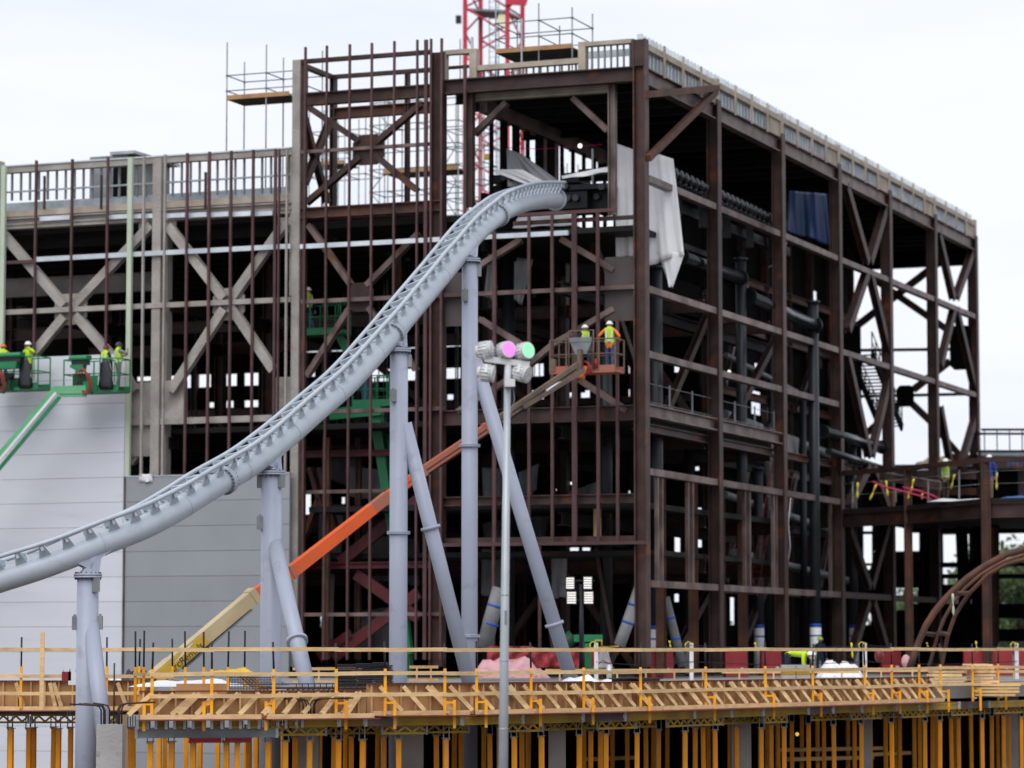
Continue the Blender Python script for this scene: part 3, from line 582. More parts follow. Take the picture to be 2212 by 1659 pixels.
# ribbons, straps, sheets on the annex deck
def ribbon(name, m, u, v0, v1, Y, lean, w, label, cat, group=None):
    a = atY(u, v0, Y); b = atY(u + lean, v1, Y); q = MB(); n = 6
    q.sheet([[a.lerp(b, j / n) + V((s * w * (.6 + .4 * math.sin(j * 1.7)), -.02 * math.sin(j * 2.1), 0)) for s in (-1, 1)] for j in range(n + 1)], .004)
    return tag(q.build(name, m), label, cat, group)
for i, (u, v0, v1, ln) in enumerate(((1853, 1042, 1076, -1), (1893, 1046, 1080, -14), (1914, 1038, 1072, 4), (1974, 1034, 1062, -6), (1963, 1062, 1078, -1), (1992, 1066, 1078, 0), (2062, 1024, 1056, -8), (2153, 1020, 1058, 0))):
    ribbon('flagging_ribbon', 'ribbon', u, v0, v1, 127.5, ln, .055, ['yellow ribbon hanging straight on the lifeline nearest the X braced bay', 'yellow ribbon blown far aslant on the annex lifeline', 'wide doubled yellow ribbon by the third brown column from the right end', 'thin curled yellow ribbon high on the lifeline left of the lime vest', 'short yellow ribbon low on the red straps, close to the annex post', 'short yellow ribbon by the legs of the annex worker in the lime vest', 'yellow ribbon on the lifeline between the two annex workers', 'yellow ribbon hanging on the dark backdrop right of the blue worker'][i], 'ribbon', 'yellow ribbons on the annex lifeline')
for pts, lb in ((((1885, 1040), (1905, 1050), (1940, 1058), (1975, 1068), (2012, 1078)), 'upper loose red strap sagging along the annex deck'), (((1950, 1052), (1985, 1060), (2015, 1070), (2030, 1078)), 'shorter red strap lying beside the long one on the annex deck')):
    q = MB(); q.path([atY(u, v, 127) for u, v in pts], .032, 6); tag(q.build('red_strap', 'magenta'), lb, 'strap', 'red straps on the annex deck')
def rag(name, m, c, sx, sy, h, label, cat, group=None, seed=1, n=10):
    rr = random.Random(seed); q = MB(); ph = [rr.uniform(0, 6) for _ in range(4)]
    G = []
    for j in range(n + 1):
        row = []
        for i in range(n + 1):
            a, b = i / n * 2 - 1, j / n * 2 - 1; e = max(0, 1 - max(abs(a), abs(b)) ** 3)
            z = h * e * (.55 + .3 * math.sin(a * 4 + ph[0]) * math.cos(b * 3 + ph[1]) + .25 * math.sin(a * 9 + b * 7 + ph[2])) + .01
            row.append(V(c) + V((a * sx * (1 + .12 * math.sin(b * 5 + ph[3])), b * sy * (1 + .1 * math.cos(a * 4 + ph[0])), max(.012, z))))
        G.append(row)
    q.sheet(G[::-1], .012, (0, 0, 1)); return tag(q.build(name, m), label, cat, group)
rag('plastic_sheet', 'white', (18.2, 127, 11.93), 1.2, .22, .16, 'long crumpled white sheet along the annex deck edge between the two workers', 'plastic sheet', seed=3)
rag('plastic_sheet', 'inkblue', (20.2, 124.6, 11.93), .8, .25, .12, 'crumpled blue sheet on the annex deck right of the blue worker', 'plastic sheet', seed=4)
rag('debris_bag', 'red', (21.6, 124.5, 11.93), .35, .3, .25, 'small red bag lying on the annex deck near the picture edge', 'bag', seed=5)
rag('plastic_sheet', 'tan', atY(2045, 1012, 162), 1.7, 1, .8, 'bulging pale sheet heap on the far roof behind the end X brace', 'plastic sheet', seed=6)
# curved brown steel arch
AR = thing('steel_arch', 'curved rusty steel arch of three bent tubes rising from the deck at the right edge', 'steel arch')
O1 = [(1962, 1450), (1972, 1423), (1984, 1388), (1999, 1353), (2019, 1321), (2037, 1299), (2056, 1279), (2089, 1249), (2128, 1222), (2173, 1198), (2212, 1187), (2260, 1176), (2320, 1170)]
O2 = [(2002, 1455), (2011, 1425), (2024, 1376), (2040, 1335), (2060, 1300), (2085, 1270), (2120, 1240), (2165, 1214), (2212, 1198), (2270, 1187), (2320, 1183)]
O3 = [(2030, 1455), (2036, 1427), (2047, 1374), (2063, 1329), (2079, 1303), (2096, 1279), (2134, 1241), (2173, 1219), (2212, 1209), (2270, 1200), (2320, 1196)]
for pts, Y, r in ((O1, 106, .115), (O2, 107, .06), (O3, 107.4, .07)): q = MB(); q.path([atY(u, v, Y) for u, v in pts], r, 10); q.build('arch_tube', 'rustorange', AR)
for (u0, v0), (u1, v1) in (((1995, 1368), (2024, 1372)), ((2026, 1368), (2048, 1370)), ((2062, 1282), (2092, 1281))): q = MB(); q.tube(atY(u0, v0, 106.4), atY(u1, v1, 107.2), .08, 8); q.build('cross_tube', 'rustorange', AR)
o = ribbon('sling', 'sage', 2058, 1282, 1330, 105.8, 2, .05, 'pale green lifting sling hanging from the curved rusty arch', 'sling')

# ================================================================ roller coaster
LOW = [(-60, 1303), (0, 1282), (108, 1247), (225, 1201), (323, 1162), (401, 1120), (469, 1077), (552, 1028), (625, 972), (700, 906), (772, 842), (848, 757), (912, 680), (960, 622), (995, 579), (1041, 523), (1077, 491), (1107, 470), (1150, 455), (1202, 450)]
YT = [(-60, 81.6), (100, 81.3), (192, 81.5), (300, 82), (400, 82.9), (500, 84.3), (589, 86), (700, 88.2), (863, 92), (1015, 96.7), (1107, 101.3), (1202, 109.5)]
BANK = [(100, 1), (300, 5), (480, 9), (600, 14), (750, 19), (1000, 20), (1090, 16), (1150, 12), (1202, 6)]
RS = .315
def spline(P, n=10):
    P = [P[0]] + P + [P[-1]]; out = []
    for i in range(1, len(P) - 2):
        for k in range(n):
            t = k / n; a, b, c, dd = P[i - 1], P[i], P[i + 1], P[i + 2]
            out.append(.5 * ((2 * b) + (c - a) * t + (2 * a - 5 * b + 4 * c - dd) * t * t + (3 * b - a - 3 * c + dd) * t ** 3))
    return out + [P[-2]]
raw = []
for i, (u, v) in enumerate(LOW):
    a = LOW[max(0, i - 1)]; b = LOW[min(len(LOW) - 1, i + 1)]; t = V((b[0] - a[0], b[1] - a[1])).normalized(); Y = interp(YT, u); rp = RS * 6784 / Y
    raw.append(atY(u + t.y * rp, v - t.x * rp, Y))
CL = spline(raw, 8)
L = [0.0]
for a, b in zip(CL, CL[1:]): L.append(L[-1] + (b - a).length)
def at_s(s):
    s = max(0, min(L[-1] - 1e-4, s)); i = next(k for k in range(len(L) - 1) if L[k + 1] > s); f = (s - L[i]) / (L[i + 1] - L[i])
    p = CL[i].lerp(CL[i + 1], f); t = (CL[min(i + 2, len(CL) - 1)] - CL[max(i - 1, 0)]).normalized()
    sd_ = t.cross(V((0, 0, 1))).normalized(); up = sd_.cross(t).normalized(); bk = R(interp(BANK, CU + p.x / p.y * 6784))
    return p, t, sd_ * math.cos(bk) + up * math.sin(bk), up * math.cos(bk) - sd_ * math.sin(bk)
def s_of_u(u):
    best = min(range(len(CL)), key=lambda i: abs(CU + CL[i].x / CL[i].y * 6784 - u)); return L[best]
TR = thing('coaster_track', 'pale grey roller coaster track climbing right into the open steel building', 'coaster track')
q = MB(); q.path(CL, RS, 24); q.build('spine_tube', 'coaster', TR)
for k in range(1, 10):
    p, t, sd_, up = at_s(1.1 + k * 2.65); q = MB(); q.tube(p - t * .02, p + t * .02, RS + .006, 24); q.build('weld_seam', 'coaster', TR)
N = int(L[-1] / .35); HT, GA = .545, .42
for s_ in (-1, 1):
    q = MB(); q.path([(lambda F: F[0] + F[3] * HT + F[2] * (s_ * GA))(at_s(L[-1] * k / N)) for k in range(N + 1)], .06, 10); q.build('rail', 'coaster', TR)
s = .4
while s < L[-1] - .2:
    p, t, sd_, up = at_s(s); q = MB()
    for e in (-1, 1):                       # tapering arm from spine to each rail
        q.prof(p + up * .20 + sd_ * (e * .19), p + up * (HT - .03) + sd_ * (e * (GA - .03)), [(-.02, -.17), (.02, -.17), (.02, .17), (-.02, .17)], t, False, [(-.02, -.055), (.02, -.055), (.02, .055), (-.02, .055)])
    q.bar(p + up * (HT - .10) + sd_ * -GA, p + up * (HT - .10) + sd_ * GA, .08, .16, up)
    q.build('cross_tie', 'coaster', TR); s += .62
for u in (480, 843, 1075):
    p, t, sd_, up = at_s(s_of_u(u)); f = MB(); f.tube(p - t * .075, p - t * .005, RS + .075, 28); f.tube(p + t * .005, p + t * .075, RS + .075, 28); fo = f.build('flange', 'coaster', TR)
    q = MB()
    for k in range(22):
        a = 2 * math.pi * k / 22; c = p + (sd_ * math.cos(a) + up * math.sin(a)) * (RS + .045); q.tube(c - t * .13, c + t * .13, .02, 6)
    q.build('bolts', 'bolt', fo)
p, t, sd_, up = at_s(L[-1] - .05); f = MB(); f.tube(p - t * .05, p + t * .05, RS + .09, 24); f.build('flange', 'coaster', TR)
def support(u, Y, vtop, rad, usp, brace, boxes, flv, label, zbase=0.0):
    T = thing('coaster_support', label, 'support column', group='grey tubular supports of the coaster')
    top = atY(u, vtop, Y); x = top.x; q = MB(); q.tube((x, Y, zbase), (x, Y, top.z), rad, 28); q.build('column', 'support', T)
    f = MB()
    for dz in (-.055, .005): f.tube((x, Y, top.z + dz), (x, Y, top.z + dz + .05), rad + .085, 28)
    fo = f.build('flange', 'support', T); q = MB()
    for k in range(16):
        a = 2 * math.pi * k / 16; q.tube((x + math.cos(a) * (rad + .045), Y + math.sin(a) * (rad + .045), top.z - .1), (x + math.cos(a) * (rad + .045), Y + math.sin(a) * (rad + .045), top.z + .1), .018, 6)
    q.build('bolts', 'bolt', fo)
    p, t, sd_, up = at_s(s_of_u(usp)); r = MB()
    b = V((x, Y, top.z + .05)); h = p - b; th_ = t.copy(); th_.z = 0; th_.normalize()
    for e, wb in ((-.17, 1), (.17, 1)):       # two flared saddle plates
        o_ = sd_ * e
        c1 = p - t * .62 - up * .20; c2 = p + t * .62 - up * .20
        P = [b - th_ * rad * .9, b + th_ * rad * .9, b.lerp(c2, .55) - th_ * .12, c2, c2 + up * .15, c1 + up * .15, c1, b.lerp(c1, .55) + th_ * .12]
        r.poly([q_ + o_ - sd_ * .02 for q_ in P], sd_ * .04)
    r.tube(b, p - up * .1, rad * .62, 16, rad * .8)
    r.build('saddle', 'support', T)
    for v in flv:
        z = atY(u, v, Y).z; f = MB(); f.tube((x, Y, z - .045), (x, Y, z - .003), rad + .08, 28); f.tube((x, Y, z + .003), (x, Y, z + .045), rad + .08, 28); f.build('flange', 'support', T)
    if brace:
        u0, v0, u1, v1, Yb, br, fv = brace
        a = atY(u0, v0, Y); b = atY(u1, v1, Yb); q = MB(); q.tube(b, a, br, 24); q.build('brace_leg', 'support', T)
        if fv:
            k = (fv - v0) / (v1 - v0); c = a.lerp(b, k); dd = (b - a).normalized(); f = MB(); f.tube(c - dd * .045, c + dd * .045, br + .08, 24); f.build('flange', 'support', T)
    for (uu, vv) in boxes:
        a = atY(uu, vv, Y); ang = (uu - u) / (rad * 6784 / Y); ang = max(-1, min(1, ang)); dx = ang; dy = -math.sqrt(max(0, 1 - ang * ang))
        c = V((x + dx * (rad + .05), Y + dy * (rad + .05), a.z)); A = (V((-dy, dx, 0)), V((dx, dy, 0)), V((0, 0, 1))); q = MB(); q.box(c, (.17, .12, .36), A); q.box(c + V((0, 0, .2)), (.06, .06, .06)); q.build('junction_box', 'galvdull', T)
    return T
support(190, 81.5, 1244, .282, 197, (196, 1345, 231, 1640, 80.0, .21, None), ((207, 1264), (166, 1346), (214, 1345)), (), 'leftmost coaster support, standing clear in front of the formwork')
support(587, 86, 1022, .29, 582, (592, 1168, 668, 1500, 82.5, .215, 1388), ((606, 1040), (566, 1130), (563, 1040)), (), 'coaster support in front of the grey panel wall, braced to its right')
support(862, 92, 757, .265, 852, (874, 915, 1014, 1475, 92.5, .215, 1140), ((888, 780), (852, 856)), (1151,), 'coaster support passing the joint of the orange and salmon boom sections')
support(1015, 96.7, 563, .25, 1012, (1025, 775, 1236, 1475, 97.5, .22, 1348), ((1035, 585), (1006, 640)), (963, 1374), 'tallest coaster support, its raked leg ending at the white bags')
p, t, sd_, up = at_s(0)

# ================================================================ slab edge formwork, guard rails, shoring
def walk(poly, step, start=.0):
    out = []; carry = start
    for a, b in zip(poly, poly[1:]):
        l = (b - a).length; t = (b - a).normalized(); n = V((t.y, -t.x, 0))
        if n.y > 0: n = -n
        s = carry
        while s < l: out.append((a + t * s, t, n)); s += step
        carry = s - l
    return out
def polyline(us, back=0): return [edgept(u, 0, 0, back) for u in us]
def formwork(label, poly, zb, zt, lean, out=.35, kstep=.78, dbl=4):
    T = thing('edge_formwork', label, 'formwork', group='timber edge formwork of the deck'); UPZ = V((0, 0, 1))
    for js, (a, b) in enumerate(zip(poly, poly[1:])):
        t = (b - a).normalized(); n = V((t.y, -t.x, 0)); n = -n if n.y > 0 else n; a = a + UPZ * (.003 * (js % 2)); b = b + UPZ * (.003 * (js % 2))
        q = MB(); q.bar(a + UPZ * (zb + zt) / 2, b + UPZ * (zb + zt) / 2, .02, zt - zb); q.build('plywood_face', 'ply', T)
        q = MB(); q.bar(a + n * .06 + UPZ * (zt + .012), b + n * .06 + UPZ * (zt + .012), .16, .02); q.build('top_plate', 'plyred', T)
        q = MB(); q.bar(a + n * (out + .12) + UPZ * (zb + .045), b + n * (out + .12) + UPZ * (zb + .045), .045, .11); q.build('sole_board', 'pine', T)
        q = MB(); q.bar(a + n * .4 + UPZ * (zb - .025), b + n * .4 + UPZ * (zb - .025), .95, .022); q.build('walkway', 'plyred', T)
    for p, t, n in walk(poly, .39, .1):
        q = MB(); q.bar(p + n * .055 + UPZ * zb, p + n * .055 + UPZ * zt, .045, .085, n); q.build('stud', 'pinedark', T)
    for i, (p, t, n) in enumerate(walk(poly, kstep, .3)):
        for dlt in ((0, .11) if i % dbl == 2 else (0,)):
            a = p + n * .12 + UPZ * (zt - .05) + t * dlt; ln = lean + random.uniform(-.05, .05); b = p + n * out + t * (ln + dlt) + UPZ * (zb + .09)
            q = MB(); q.bar(a, b, .105, .085, n); q.build('kicker', 'pine', T)
    return T
ZF0, ZF1 = 4.36, 5.10
formwork('long timber edge form with right-leaning kickers along the receding deck edge', polyline((792, 1000, 1200, 1400, 1671, 2010)), ZF0, ZF1, .52, kstep=.62)
formwork('lower timber edge form with left-leaning kickers near the pale light pole', polyline((300, 430, 560, 790), -.15), ZF0 - .05, 4.96, -.55, kstep=.52)
lpoly = [V(((u - CU) / 6793 * 88.4, 88.4, 0)) for u in (-60, 130, 316)]
formwork('far left timber edge form behind the leftmost coaster support', lpoly, 4.28, 5.08, .22, .25, .95)
q = MB(); a = edgept(383, 4.98, .25); b = edgept(492, 4.98, .25); q.bar(a, b, .03, .34); tag(q.build('plywood_offcut', 'ply'), 'bare brown plywood sheet leaning on the form left of the wire cage', 'plywood')
def guard(label, us, zs, step, rodtop=6.15, Yfun=None, rod=True, m='pine', lower=True):
    T = thing('timber_guard_rail', label, 'guard rail', group='guard rails along the deck edges'); P = [Yfun(u) for u in us]
    for i, p in enumerate(P):
        p = p.copy(); q = MB(); q.bar(p + V((0, 0, 4.32)), p + V((0, 0, 5.50)), .07, .08, (0, 1, 0)); q.build('guard_post', 'postyellow', T)
        if lower:
            q = MB(); o_ = V((.24 if us[i] > 700 else -.18, -.02, 0)); q.bar(p + o_ + V((0, 0, 4.02)), p + o_ + V((0, 0, 4.72)), .075, .075, (0, 1, 0)); q.bar(p + V((0, 0, 4.66)), p + o_ + V((0, 0, 4.66)), .06, .05); q.build('bracket', 'postyellow', T)
            q = MB(); q.box(p + o_ * .3 + V((0, -.06, 4.42)), (.10, .06, .05)); q.build('clamp', 'galv', T)
        if rod: q = MB(); q.tube(p + V((0, 0, 5.4)), p + V((random.uniform(-.03, .03), 0, rodtop + random.uniform(-.03, .04))), .026, 6); q.build('rod', 'rod', T)
    for z in zs:
        for jr, (a, b) in enumerate(zip(P, P[1:])):
            d_ = (b - a).normalized(); jz = random.uniform(-.015, .015); a = a + V((0, .004 * (jr % 2), 0)); b = b + V((0, .004 * (jr % 2), 0))
            q = MB(); q.bar(a - d_ * .05 + V((0, -.06, z + jz)), b + d_ * .05 + V((0, -.06, z + random.uniform(-.015, .015))), .04, .095); q.build('rail_board', m, T)
    return T
gu = [289, 334, 462, 595, 729, 834, 962, 1030, 1147, 1260, 1382, 1522, 1650, 1752, 1864, 1922, 1981, 2027, 2096, 2151, 2230]
guard('long three-board guard rail with yellow posts and black rods running the whole near deck edge', gu[1:], (5.97, 5.38, 4.86), 0, Yfun=lambda u: edgept(u, 0, .55))
guard('short far left guard rail with black rods in front of the white panel wall', [-60, 45, 230, 300, 372], (5.97, 5.22, 4.75), 0, 6.28, lambda u: V(((u - CU) / 6793 * 88, 88, 0)), lower=False)
guard('set back guard rail crossing the yellow boom section', [292, 310, 400, 440, 492, 528], (5.30,), 0, 6.45, lambda u: V(((u - CU) / 6793 * 84.5, 84.5, 0)), lower=False, m='pinedark')
q = MB(); a = V(((90 - CU) / 6793 * 87.7, 87.7, 4.3)); q.bar(a, a + V((0, 0, 2.15)), .12, .06, (0, 1, 0)); tag(q.build('timber_stake', 'pine'), 'tall upright timber stake standing above the far left guard rail', 'timber post')
def inner(label, u0, u1, Y, zt, n):
    T = thing('timber_guard_rail', label, 'guard rail', group='guard rails along the deck edges'); A = V(((u0 - CU) / 6793 * Y, Y, 0)); B = V(((u1 - CU) / 6793 * Y, Y + .6, 0))
    for z in (zt, zt - .42): q = MB(); q.bar(A + V((0, 0, z)), B + V((0, 0, z)), .04, .09); q.build('rail_board', 'pinedark', T)
    for k in range(n): p = A.lerp(B, (k + .5) / n); q = MB(); q.bar(p + V((0, 0, 4.92)), p + V((0, 0, zt)), .05, .09, (0, 1, 0)); q.build('post', 'pinedark', T)
inner('inner timber rail between the raked leg and the green machine', 1178, 1552, 103, 5.28, 6); inner('inner timber rail in front of the red barriers', 1560, 1860, 104, 5.22, 4); inner('inner timber rail in front of the curved arch', 1870, 2010, 105, 5.26, 2)
inner('orange posted rail behind the black mesh stack', 632, 780, 100, 5.35, 4); inner('rail at the deck end by the lumber', 2020, 2230, 108, 5.2, 3)
inner('short rail between the two tall coaster supports', 885, 945, 101, 5.4, 2)
# beams under the deck
def ubeam(name, u0, u1, z, h, w, m, label, off=.15, lattice=False, group=None, Y=None):
    f = (lambda u: V(((u - CU) / 6793 * Y, Y, 0))) if Y else (lambda u: edgept(u, 0, off))
    a = f(u0) + V((0, 0, z)); b = f(u1) + V((0, 0, z)); T = thing(name, label, 'beam', group=group)
    if not lattice:
        q = MB(); q.ibm(a, b, h, w, (0, 0, 1), h * .25, w * .6); q.build('timber', m, T)
        for e in (a, b): q = MB(); q.box(e + V((0, 0, 0)), (.07, w + .03, h + .02)); q.build('end_cap', 'galv', T)
    else:
        for e in (-1, 1): q = MB(); q.bar(a + V((0, 0, e * (h / 2 - .03))), b + V((0, 0, e * (h / 2 - .03))), w, .055); q.build('chord', m, T)
        q = MB(); n = max(4, int((b - a).length / .17)); 
        for k in range(n):
            p0 = a.lerp(b, k / n); p1 = a.lerp(b, (k + 1) / n); e = -1 if k % 2 else 1
            q.bar(p0 + V((0, 0, -e * (h / 2 - .05))), p1 + V((0, 0, e * (h / 2 - .05))), .05, .05)
        q.build('web', m, T)
        for e in (a, b): q = MB(); q.box(e + V((0, -.02, 0)), (.05, w + .03, h + .02)); q.build('end_cap', 'galvdull', T)
ends = [655, 735, 792, 857, 1000, 1085, 1130, 1260, 1350, 1500, 1580, 1648, 1745, 1798, 1860, 1935, 1985, 2070, 2135, 2230]
for i, (a, b) in enumerate(zip(ends, ends[1:])):
    ubeam('timber_beam', a, b - 3, 4.20 - (.0 if i % 2 else .012), .21, .10, 'beamyellow' if i % 5 != 2 else 'rustgrey', 'dirty brown timber beam length directly under the deck edge walkway' if i % 5 == 2 else 'yellow timber beam length directly under the deck edge walkway', .2, group='yellow timber beams under the deck edge')
for i in range(9): 
    u = 300 + i * 40; ubeam('timber_beam', u, u + 22, 4.17, .21, .3, 'beamyellow', 'short yellow beam end poking out above the grey aluminium beam', .1, group='beam ends above the aluminium beam')
ubeam('aluminium_beam', 297, 600, 3.96, .24, .12, 'galvdull', 'long grey aluminium beam under the deck left of the light pole', .1)
for u0, u1, lb in ((410, 480, 'left red clamp bracket under the grey aluminium beam'), (487, 545, 'right red clamp bracket under the grey aluminium beam')):
    a = edgept(u0, 3.78, .12); b = edgept(u1, 3.78, .12); q = MB(); q.ibm(a, b, .12, .12); tag(q.build('clamp_bracket', 'red'), lb, 'bracket', 'red brackets under the aluminium beam')
lat = [(600, 704), (700, 838), (826, 922), (920, 1012), (1095, 1172), (1175, 1292), (1290, 1375), (1372, 1420), (1440, 1562), (1560, 1652), (1650, 1700), (1760, 1842), (1838, 1902), (1900, 1950), (1948, 2000), (1995, 2060), (2056, 2098), (2100, 2150), (2148, 2230)]
for i, (a, b) in enumerate(lat): ubeam('lattice_beam', a, b, 3.985 - (i % 2) * .012, .25, .09, 'beamyellow', 'yellow lattice girder over the front row of orange props', -.1 - 1.1 * (i % 2), True, 'lattice girders over the props')
for u0, u1, lb in ((-60, 150, 'dark olive beam under the left deck strip at the picture edge'), (152, 310, 'dark olive beam under the left deck strip behind the leftmost support')): ubeam('timber_beam', u0, u1, 4.26, .24, .3, 'rustgrey', lb, Y=88.7)
ubeam('lattice_beam', -60, 62, 4.02, .26, .1, 'beamyellow', 'lattice girder at the left picture edge, its outer half cut by the frame', lattice=True, Y=88.8, group='lattice girders over the props'); ubeam('lattice_beam', 70, 252, 4.02, .26, .1, 'beamyellow', 'lattice girder just left of the leftmost coaster support', lattice=True, Y=88.8, group='lattice girders over the props')
# props
def prop_proto(m, w):
    T = thing('shoring_prop', 'orange prop', 'shoring prop'); q = MB()
    q.prof((0, 0, 0), (0, 0, 3.74), [(-w / 2, -w * .45), (-w * .3, -w * .5), (w * .3, -w * .5), (w / 2, -w * .45), (w / 2, w * .5), (-w / 2, w * .5)], (0, 1, 0)); q.build('shaft', m, T)
    q = MB(); q.box((0, 0, 3.75), (.2, .2, .02)); q.bar((-.07, -.07, 3.7), (-.07, -.07, 4.08), .02, .06, (0, 1, 0)); q.bar((.07, -.07, 3.7), (.07, -.07, 4.08), .02, .06, (0, 1, 0)); q.build('fork_head', 'galvdull', T)
    q = MB(); q.box((0, 0, .01), (.26, .26, .02)); q.build('base_plate', 'galvdull', T)
    return T
PA = prop_proto('propyellow', .128)
frontP = [326, 370, 417, 492, 512, 580, 618, 667, 732, 783, 864, 965, 1113, 1171, 1250, 1308, 1375, 1478, 1545, 1643, 1693, 1802, 1859, 1926, 1996, 2028, 2120, 2204]
backP = [402, 457, 540, 640, 698, 720, 760, 801, 830, 901, 924, 945, 997, 1030, 1060, 1128, 1150, 1193, 1212, 1225, 1275, 1295, 1340, 1396, 1420, 1464, 1500, 1520, 1562, 1590, 1612, 1627, 1665, 1709, 1720, 1745, 1779, 1820, 1844, 1881, 1900, 1912, 1942, 1959, 1974, 2012, 2040, 2055, 2070, 2082, 2097, 2140, 2147, 2165, 2178, 2190]
deepP = [345, 358, 432, 470, 530, 555, 600, 607, 690, 745, 815, 880, 910, 980, 1045, 1080, 1140, 1205, 1262, 1322, 1355, 1410, 1440, 1530, 1575, 1655, 1680, 1730, 1765, 1830, 1870, 1935, 1985, 2020, 2062, 2110, 2155]
used = False
def place(loc, label, grp):
    global used
    if not used: PA.location = loc; PA['label'] = label; PA['group'] = grp; used = True
    else: r = dup(PA, loc, random.uniform(-.25, .25), label); r['group'] = grp; r.rotation_euler = (random.uniform(-.006, .006), random.uniform(-.008, .008), random.uniform(-.25, .25))
for u in frontP: place(edgept(u, 0, .0, .25), 'bright orange prop in the front row directly under the deck edge', 'front row of props')
for i, u in enumerate(backP):
    if i % 3 != 1: place(edgept(u, 0, 0, 3.2 + (u * 7 % 5) * 1.1), 'orange prop in the shade a step behind the front row', 'second row of props')
for u in deepP: place(edgept(u, 0, 0, 10 + (u * 11 % 7) * 1.1), 'dim orange prop deep under the deck', 'props deep under the deck')
for u, b in ((26, 0), (58, .5), (66, .8), (127, 0), (141, 1.2), (99, 1.5), (8, 1.2), (271, 1.4), (285, .6)): place(V(((u - CU) / 6793 * 88.9, 88.9 + b, 0)), 'orange prop under the far left deck strip', 'props under the left strip')
# concrete columns with starter bars
def ccol(u0, u1, vt, Y, label, bars=True, ztop=None):
    T = thing('concrete_column', label, 'concrete column'); x0 = (u0 - CU) / 6793 * Y; x1 = (u1 - CU) / 6793 * Y; zt = ztop or atY(u0, vt, Y).z
    q = MB(); q.b2((x0, Y, 0), (x1, Y + (x1 - x0), zt)); q.build('shaft', 'concrete', T)
    if bars:
        q = MB()
        for k, dx, tip in ((.15, -.5, -.75), (.22, -.4, -.6), (.3, -.32, -.5), (.42, -.2, -.4), (.62, .0, .03), (.78, .3, .7), (.86, .3, .85), (.92, .2, .6)):
            x = x0 + (x1 - x0) * k; y = Y + .12 + .3 * ((k * 7) % 1); h = .44 + .06 * k
            q.path([(x, y, zt - .05), (x, y, zt + h - .12), (x + .05 * (1 if tip > 0 else -1), y, zt + h - .03), (x + .15 * (1 if tip > 0 else -1), y, zt + h), (x + tip, y, zt + h + .03)] if abs(tip) > .1 else [(x, y, zt - .05), (x, y, zt + 1.45)], .02, 6)
        q.build('starter_bars', 'rebar', T)
ccol(209, 265, 1565, 74.6, 'pale concrete column with bent starter bars beside the leftmost coaster support')
T = thing('starter_bars', 'curved black bars bent both ways in front of the left-leaning kickers', 'reinforcing bars'); q = MB()
for x, tip in ((685, -1), (678, -1), (690, -1), (700, 1), (694, 1), (703, 1)):
    a = edgept(x - 20, 4.36, .5); tip *= .8 + .1 * (x % 3); q.path([a, a + V((0, 0, .28)), a + V((.06 * tip, 0, .37)), a + V((.2 * tip, 0, .41)), a + V((tip * 1.05, 0, .43))], .018, 6)
q.build('bars', 'rebar', T)
ccol(632, 688, 1590, 80.5, 'concrete column under the deck left of centre', False, 4.3); ccol(866, 914, 1590, 82, 'concrete column under the deck behind the light pole', False, 4.3); ccol(1185, 1222, 1590, 84, 'dark set back concrete column under the deck, right of the light pole', False, 4.3); ccol(1580, 1622, 1590, 92, 'concrete column in shade under the deck between two prop rows', False, 4.3); ccol(1862, 1882, 1590, 99, 'thin concrete column among the props near the right', False, 4.3); ccol(2170, 2200, 1590, 110, 'concrete column at the far right behind the last props', False, 4.3)
# wall far under the deck, near-black in place of the shade there
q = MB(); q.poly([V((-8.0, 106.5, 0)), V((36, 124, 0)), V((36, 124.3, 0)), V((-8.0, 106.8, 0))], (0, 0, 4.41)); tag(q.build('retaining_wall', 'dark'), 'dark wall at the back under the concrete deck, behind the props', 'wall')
for i, (u, v, Y) in enumerate(((1645, 1592, 97), (1722, 1586, 98))):
    q = MB(); q.sph(atY(u, v, Y), .06, 8, 6); tag(q.build('work_lamp', 'lampamber'), ['left small amber work lamp glowing among the props', 'right small amber work lamp glowing among the props'][i], 'work lamp', 'amber lamps under the deck')
for i, (u0, u1, v, Y) in enumerate(((1690, 1900, 1620, 104), (1700, 1880, 1640, 104), (1270, 1370, 1640, 100), (1870, 1960, 1630, 108))):
    q = MB(); a = atY(u0, v, Y); b = atY(u1, v - 4, Y + 4); q.bar(a, b, .3, .12); tag(q.build('stored_timber', 'pinedark'), ['upper long timber lying deep under the deck', 'lower long timber lying deep under the deck', 'timber glimpsed under the deck right of the light pole', 'timber glimpsed under the deck near the right columns'][i], 'timber')
# ================================================================ things lying on the deck
DZ = 4.925
q = MB()
for k in range(60): u = 620 + k * 11; p = edgept(u, DZ + .06, 0, .35); q.tube(p, p + V((0, 3.2, 0)), .012, 5)
for k in range(9): q.path([edgept(u, DZ + .085, 0, .4 + k * .35) for u in range(560, 1300, 40)], .013, 5)
for k in range(50): p = edgept(640 + k * 13, DZ + .06, 0, .5); q.tube(p, p + V((0, 0, .13)), .012, 4)
q.path([edgept(u, DZ + .2, 0, .5) for u in range(560, 1300, 40)], .014, 5)
o = q.build('rebar_mat', 'rebar'); tag(o, 'dark reinforcing mesh laid along the deck edge behind the formwork', 'rebar mesh')
T = thing('mesh_stack', 'tall stack of bundled black mesh sheets between two coaster supports', 'mesh stack')
for k, (u0, u1, v0, v1) in enumerate(((724, 768, 1434, 1490), (769, 804, 1432, 1488), (805, 836, 1430, 1486), (838, 846, 1436, 1486))):
    a = atY(u0, v1, 82.5); b = atY(u1, v0, 82.5); q = MB(); n = 15; h = (b.z - DZ) / n
    for j in range(n): dx = random.uniform(-.025, .025); q.b2((a.x + dx, 82.5 + random.uniform(-.03, .03), DZ + j * h), (b.x + dx, 83.6, DZ + (j + .72) * h))
    q.build('bundle', 'rod', T)
